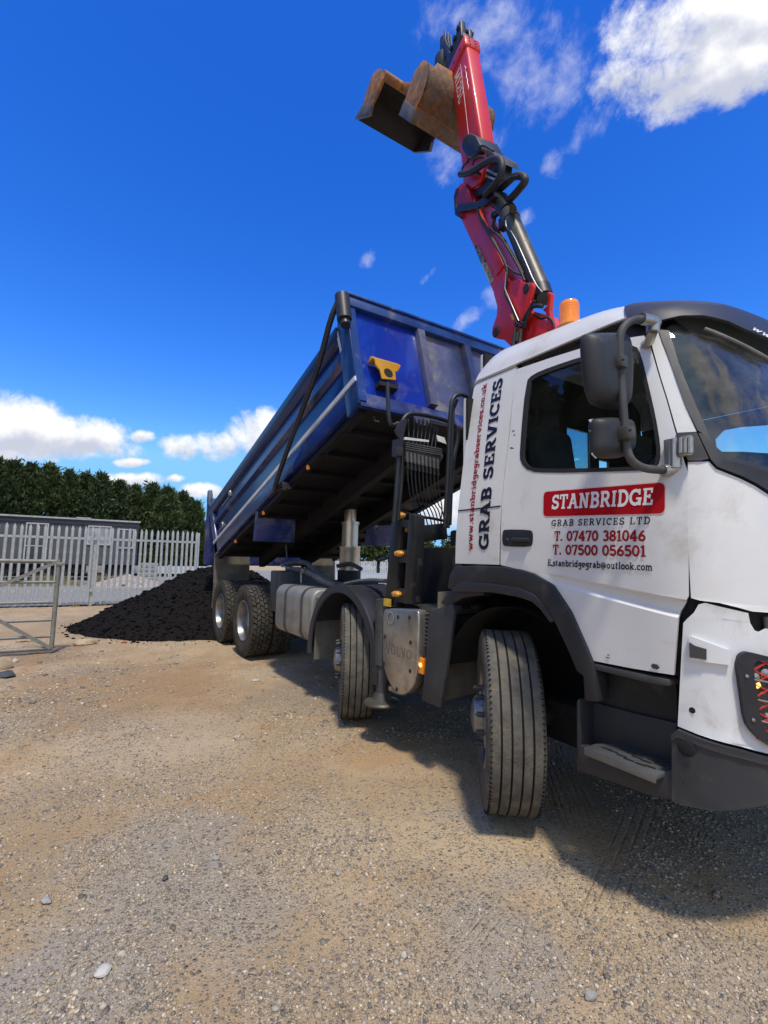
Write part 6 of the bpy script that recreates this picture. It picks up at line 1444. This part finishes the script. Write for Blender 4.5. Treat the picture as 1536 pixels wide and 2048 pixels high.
m_ = MB(); m_.b((-25.06, 9.3, .9), (-25.021, 16.7, .98)); m_.b((-25.06, 9.3, .3), (-25.021, 16.7, .38)); m_.build('rail', 'fence_far', f)

# ---- steel field gate at the left
gate = thing('field_gate', 'rusty galvanised tubular field gate standing half open at the left edge', 'gate', (-6.6, -3.6, 0))
GX = -6.6
def gt(pts, r, name, m='galv_old'):
    m_ = MB(); m_.tube(pts, r, 12); return m_.build(name, m, gate, 40)
YE, YW = -3.60, -6.6
gt([(GX, YE, .06), (GX, YE, 1.36)], .032, 'stile'); gt([(GX, YW, .06), (GX, YW, 1.36)], .032, 'stile')
for z, r in ((1.335, .030), (1.03, .021), (.735, .021), (.475, .021), (.24, .021), (.065, .030)): gt([(GX, YE+.01, z), (GX, YW, z)], r, 'bar')
m_ = MB(); m_.box(((GX+.03), (YE-.02+YE-.75)/2, (1.33+.94)/2), (.012, math.hypot(.75, .40), .05), Matrix.Rotation(math.atan2(.40, .75), 3, 'X')); m_.build('brace', 'galv_old', gate)
m_ = MB(); m_.box(((GX+.03), (YE-.02+YE-1.0)/2, (.07+.75)/2), (.012, math.hypot(1.0, .68), .05), Matrix.Rotation(-math.atan2(.68, 1.0), 3, 'X')); m_.build('brace', 'galv_old', gate)
m_ = MB(); m_.box((GX+.02, YE+.03, 1.30), (.05, .10, .05), None, .008); m_.build('latch', 'galv_old', gate)

# ---- portable cabin beyond the fence
CX = -27.; y0, y1 = -15., -.70
cb_ = thing('site_cabin', 'long grey portable cabin with white roof edge behind the palisade fence', 'cabin', (CX, -5, 0))
m_ = MB(); m_.b((CX-2.8, y0, .85), (CX, y1, 2.95)); m_.build('wall', 'cabin_grey', cb_)
m_ = MB(); m_.b((CX-2.9, y0-.05, 2.90), (CX+.06, y1+.05, 3.12)); m_.build('fascia', 'cabin_dark', cb_)
m_ = MB(); m_.b((CX-2.95, y0-.1, 3.12), (CX+.12, y1+.1, 3.20)); m_.b((CX+.0, -3.55, 3.19), (CX+.13, -2.9, 3.25)); m_.build('roof', 'roof_white', cb_)
m_ = MB(); m_.b((CX-2.75, y0+.05, .40), (CX-.1, y1-.05, .85))
m_.build('underframe', 'liner_black', cb_)
for y in (-3.12, -.72): m_ = MB(); m_.b((CX, y-.06, .85), (CX+.05, y+.06, 2.92)); m_.build('corner_post', 'cabin_dark', cb_)
def cwin(ya, yb, za, zb, pane, mull=True, name='window'):
    m_ = MB(); fr = .06
    m_.b((CX+.005, ya, za), (CX+.05, ya+fr, zb)); m_.b((CX+.005, yb-fr, za), (CX+.05, yb, zb)); m_.b((CX+.005, ya+fr, zb-fr), (CX+.05, yb-fr, zb)); m_.b((CX+.005, ya+fr, za), (CX+.05, yb-fr, za+fr))
    if mull: ym_ = (ya+yb)/2; m_.b((CX+.005, ym_-.03, za+fr), (CX+.045, ym_+.03, zb-fr)); m_.b((CX+.005, ya+fr, za+(zb-za)*.38), (CX+.04, ym_-.03, za+(zb-za)*.38+.05)); m_.b((CX+.005, ym_+.03, za+(zb-za)*.38), (CX+.04, yb-fr, za+(zb-za)*.38+.05))
    o = m_.build(name, 'frame_white', cb_)
    m_ = MB(); m_.b((CX+.001, ya+.03, za+.03), (CX+.02, yb-.03, zb-.03)); m_.build('pane', pane, o)
cwin(-5.58, -4.66, 1.0, 2.86, 'pane_dark', True, 'glazed_door')
cwin(-3.0, -2.72+.78, 1.86, 2.86, 'blind'); cwin(-1.66, -.86, 1.72, 2.76, 'cabin_grey', False); cwin(-9.4, -8.2, 1.7, 2.8, 'blind'); cwin(-12.6, -11.4, 1.7, 2.8, 'pane_dark')
m_ = MB(); m_.b((CX+.05, -2.95, .45), (CX+.5, -2.2, .80)); o = m_.build('concrete_step', 'rubble', cb_)
# rubble and weeds by the cabin
def pile(name, x, y, rx, ry, h, m, lbl, cat='pile', seed=1):
    m_ = MB(); n = 26; vs = []
    for i in range(n+1):
        for j in range(n+1):
            a, b_ = -1+2*i/n, -1+2*j/n; d = math.hypot(a, b_); z = h*max(0, 1-d)**.8; z += .12*h*mnoise.noise(V((a*5, b_*5, seed)))*(d < .95)
            vs.append((x+a*rx, y+b_*ry, max(-.02, z)))
    m_.v = vs; m_.f = [(i*(n+1)+j, (i+1)*(n+1)+j, (i+1)*(n+1)+j+1, i*(n+1)+j+1) for i in range(n) for j in range(n)]
    o = m_.build(name, m, None, 180, flat=True, recalc=False); tag(o, lbl, cat)
    P2 = [(x+random.gauss(0, .4)*rx, y+random.gauss(0, .4)*ry, 0) for _ in range(90)]; P2 = [(a, b_, h*.8*max(0, 1-math.hypot((a-x)/rx, (b_-y)/ry))+.03) for a, b_, _ in P2]
    q = blobs(len(P2), np.array(P2), RNG.uniform(.04, .14, len(P2)), 'lump', 'pebble', o, .9, False); q['kind'] = 'stuff'; return o
pile('rubble_pile', -22.0, -1.35, 1.1, 1.6, .55, 'rubble', 'low mound of broken rubble beyond the fence by the cabin end', seed=2)
pk = thing('pallet_stack', 'pale wrapped stack of blocks standing at the cabin end', 'stack', (-24.5, -.3, 0))
m_ = MB(); 
for k in range(4): m_.b((-24.9, -.75+.02*k, .15+k*.22), (-24.1, .05, .35+k*.22), .01)
m_.build('blocks', 'rock_grey', pk); m_ = MB(); m_.b((-24.95, -.8, .02), (-24.05, .1, .14)); m_.build('pallet', 'rubble', pk)
# dry grass
gv, gf = [], []
def blade(x, y, h, wd, lean):
    k = len(gv); a = random.uniform(0, PI); dx, dy = math.cos(a)*wd, math.sin(a)*wd; lx, ly = random.gauss(0, lean), random.gauss(0, lean)
    gv.extend([(x-dx, y-dy, 0), (x+dx, y+dy, 0), (x+lx, y+ly, h)]); gf.append((k, k+1, k+2))
for _ in range(5200):
    y = random.uniform(-14, -.6); x = random.gauss(-25.9, .35)
    if mnoise.noise(V((y*.8, 3, 0))) > -.15: blade(x, y, random.uniform(.12, .5), .012, .10)
for _ in range(1500): blade(random.gauss(-23.5, .8), random.uniform(-6, -3), random.uniform(.08, .28), .012, .08)
for _ in range(900):
    y = random.uniform(-7, -.2)
    if mnoise.noise(V((y*1.6, 9, 2))) > .05: blade(random.gauss(-13.6, .10), y, random.uniform(.05, .22), .008, .06)
g = MB(); g.v = gv; g.f = gf; tag(g.build('dry_grass', 'dry_grass', None, flat=True, recalc=False), 'dry yellow grass along the foot of the cabin and the palisade fence', 'grass', kind='stuff')

# ---- trees
def foliage(name, pos, nrm, length, width, m, parent, droop=.3, per=3):
    # each spray: `per` narrow leaf-shaped quads fanned out along the outward direction
    N = len(pos); vs, fs = [], []
    up = np.array([0, 0, 1.])
    P3 = np.repeat(pos, per, 0); D3 = np.repeat(nrm, per, 0) + RNG.normal(0, .42, (N*per, 3)); D3 /= np.linalg.norm(D3, axis=1)[:, None]
    S3 = np.cross(D3, RNG.normal(0, 1, (N*per, 3))); S3 /= np.linalg.norm(S3, axis=1)[:, None]
    L3 = np.repeat(length, per)*RNG.uniform(.6, 1.15, N*per); W3 = np.repeat(width, per)*RNG.uniform(.7, 1.2, N*per)
    a = P3; b_ = P3 + D3*L3[:, None]*.45 + S3*W3[:, None]; c_ = P3 + D3*L3[:, None] + np.array([0, 0, -1])*L3[:, None]*droop*.3; d_ = P3 + D3*L3[:, None]*.45 - S3*W3[:, None]
    vs = np.stack([a, b_, c_, d_], 1).reshape(-1, 3); n = N*per; idx = np.arange(n*4).reshape(n, 4)
    me = bpy.data.meshes.new(name); me.vertices.add(n*4); me.vertices.foreach_set('co', vs.reshape(-1)); me.loops.add(n*4); me.loops.foreach_set('vertex_index', idx.reshape(-1).astype(np.int32))
    me.polygons.add(n); me.polygons.foreach_set('loop_start', np.arange(0, n*4, 4, dtype=np.int32)); me.polygons.foreach_set('loop_total', np.full(n, 4, np.int32)); me.update(calc_edges=True)
    me.materials.append(MATS[m]); return place(bpy.data.objects.new(name, me), parent)
def conifer(x, y, h, r, lbl, seed, n=4200, group='conifers in the tall hedge'):
    t_ = thing('conifer', lbl, 'tree', (x, y, 0), group); rg = np.random.default_rng(seed)
    m_ = MB(); m_.tube([(x, y, 0), (x, y, h*.5), (x, y, h*.9)], [.16, .10, .02], 8); m_.build('trunk', 'bark', t_)
    # branch tips: bunches of sprays on upswept limbs
    pos, nr = [], []
    nb_ = 300
    for k in range(nb_):
        f = rg.random()**.8; z = h*(.03+.95*f); rad = r*(1-f**2.0)**.8*rg.uniform(.62, 1.18)+.05; a = rg.uniform(0, 2*PI)
        d = np.array([math.cos(a), math.sin(a), .0]); tipp = np.array([x, y, z]) + d*rad
        for j in range(n//nb_):
            s_ = rg.random()**.6; p = np.array([x, y, z-.45*rad*(1-s_)*.8]) + d*rad*s_ + rg.normal(0, .13, 3)
            pos.append(p); nr.append(d*.75 + np.array([0, 0, .75+.5*f]) + rg.normal(0, .2, 3))
    for k in range(170):  # leader
        s_ = rg.random(); pos.append(np.array([x, y, h*(.86+.14*s_)]) + rg.normal(0, .10*(1.15-s_), 3)); nr.append(np.array([0, 0, 1]) + rg.normal(0, .45, 3))
    pos = np.array(pos); nr = np.array(nr); nr /= np.linalg.norm(nr, axis=1)[:, None]
    foliage('crown', pos, nr, rg.uniform(.20, .46, len(pos)), rg.uniform(.022, .05, len(pos)), 'conifer_leaf', t_, .2); return t_
HX = -33.
tops = [(-150, 905), (-90, 915), (-45, 922), (-8, 925), (28, 930), (64, 937), (102, 938), (140, 949), (172, 956), (204, 955), (240, 968), (272, 980), (306, 975), (338, 983), (366, 992), (392, 1012)]
LBL = ['cut off by the left edge of the picture', 'between the picture edge and the glazed cabin door', 'above the left jamb of the glazed cabin door', 'above the right jamb of the glazed cabin door',
       'above the raised joint in the cabin roof', 'right above the cabin window with pale blinds', 'just right of the cabin window with pale blinds', 'above the plain grey cabin window', 'above the right end of the cabin roof',
       'first one clear of the cabin end', 'with a bushy top over the middle of the far pickets', 'tapering down, last but one before the tailgate', 'last and lowest beside the blue tailgate']
for k, (x, y) in enumerate(tops):
    q = PX(x, y, HX + random.uniform(-.7, .5))
    L_ = 'dark green hedge conifer out past the left edge of the picture' if k < 3 else 'dark green hedge conifer ' + LBL[k-3]
    conifer(q.x, q.y, q.z+.12, 1.25 + random.uniform(-.1, .25), L_, 100+k)
def bush(name, x, y, z, rx, ry, rz, m, lbl, cat, seed, n=1600, size=.35, group=None, trunk=True):
    t_ = thing(name, lbl, cat, (x, y, 0), group); rg = np.random.default_rng(seed)
    if trunk:
        m_ = MB(); m_.tube([(x, y, 0), (x+.1, y, z*.6), (x, y, z)], [.14*rz, .10*rz, .03], 8); 
        for k in range(5): a = rg.uniform(0, 6.28); m_.tube([(x, y, z*.5), (x+math.cos(a)*rx*.5, y+math.sin(a)*ry*.5, z+rz*.3*rg.random())], [.06*rz, .02], 6)
        m_.build('trunk', 'bark', t_)
    cl = [(x+rg.normal(0, .42)*rx, y+rg.normal(0, .42)*ry, z+rg.normal(.0, .38)*rz, rg.uniform(.28, .5)) for _ in range(16)]
    pos, nr = [], []
    for k in range(n):
        cx, cy, cz_, cr_ = cl[k % 16]; d = rg.normal(0, 1, 3); d /= np.linalg.norm(d); rr = rg.random()**.35
        p = np.array([cx, cy, cz_]) + d*rr*np.array([rx, ry, rz])*cr_
        if p[2] < .05: continue
        pos.append(p); nr.append(d + np.array([0, 0, .4]))
    pos = np.array(pos); nr = np.array(nr); nr /= np.linalg.norm(nr, axis=1)[:, None]
    foliage('crown', pos, nr, rg.uniform(.7, 1.3, len(pos))*size, rg.uniform(.7, 1.3, len(pos))*size*.3, m, t_, .5, per=2); return t_
q = PX(412, 1062, -36.5); bush('shrub', q.x, q.y, 2.2, 1.1, 1.1, 2.0, 'shrub_leaf', 'yellow green shrub between the hedge and the blue tailgate', 'shrub', 5, 2600, .26)
q = PX(428, 1080, -33); bush('shrub', q.x, q.y+.5, 1.2, 1.0, 1.0, 1.2, 'shrub_leaf', 'low yellow green shrub just left of the blue tailgate', 'shrub', 6, 1600, .26)
for k, (x, y, zz_, rr_) in enumerate(((-46, 22, 2.5, 3.2), (-47, 27, 2.8, 3.4), (-46, 17.5, 2.2, 3.0), (-45, 32, 2.6, 3.2), (-44, 37.5, 2.4, 3.0))):
    bush('far_tree', x, y, zz_, rr_, rr_, 2.3, 'far_leaf', ['round green tree far off right of the tipping ram, above the white fence', 'far green tree half hidden by the lamp bracket', 'far green tree hidden behind the tipping ram', 'far green tree behind the air canister', 'far green tree behind the white cab'][k], 'tree', 20+k, 1500, .5)
# trees across the yard behind the viewer; they show in the door glass
for k, (x, y, h_) in enumerate(((-3.2, -12.8, 13.), (-5.8, -12.2, 11.8), (-8.2, -12.8, 12.8), (-10.8, -12.3, 11.4), (-13.6, -13, 12.4), (-17.5, -13.5, 11.5))):
    bush('yard_tree', x, y, h_*.50, 2.6, 2.4, h_*.62, 'far_leaf', 'leafy tree across the yard, seen only as a reflection in the door window', 'tree', 40+k, 2600, .8, group='trees reflected in the door window')
bpy.context.view_layer.update()
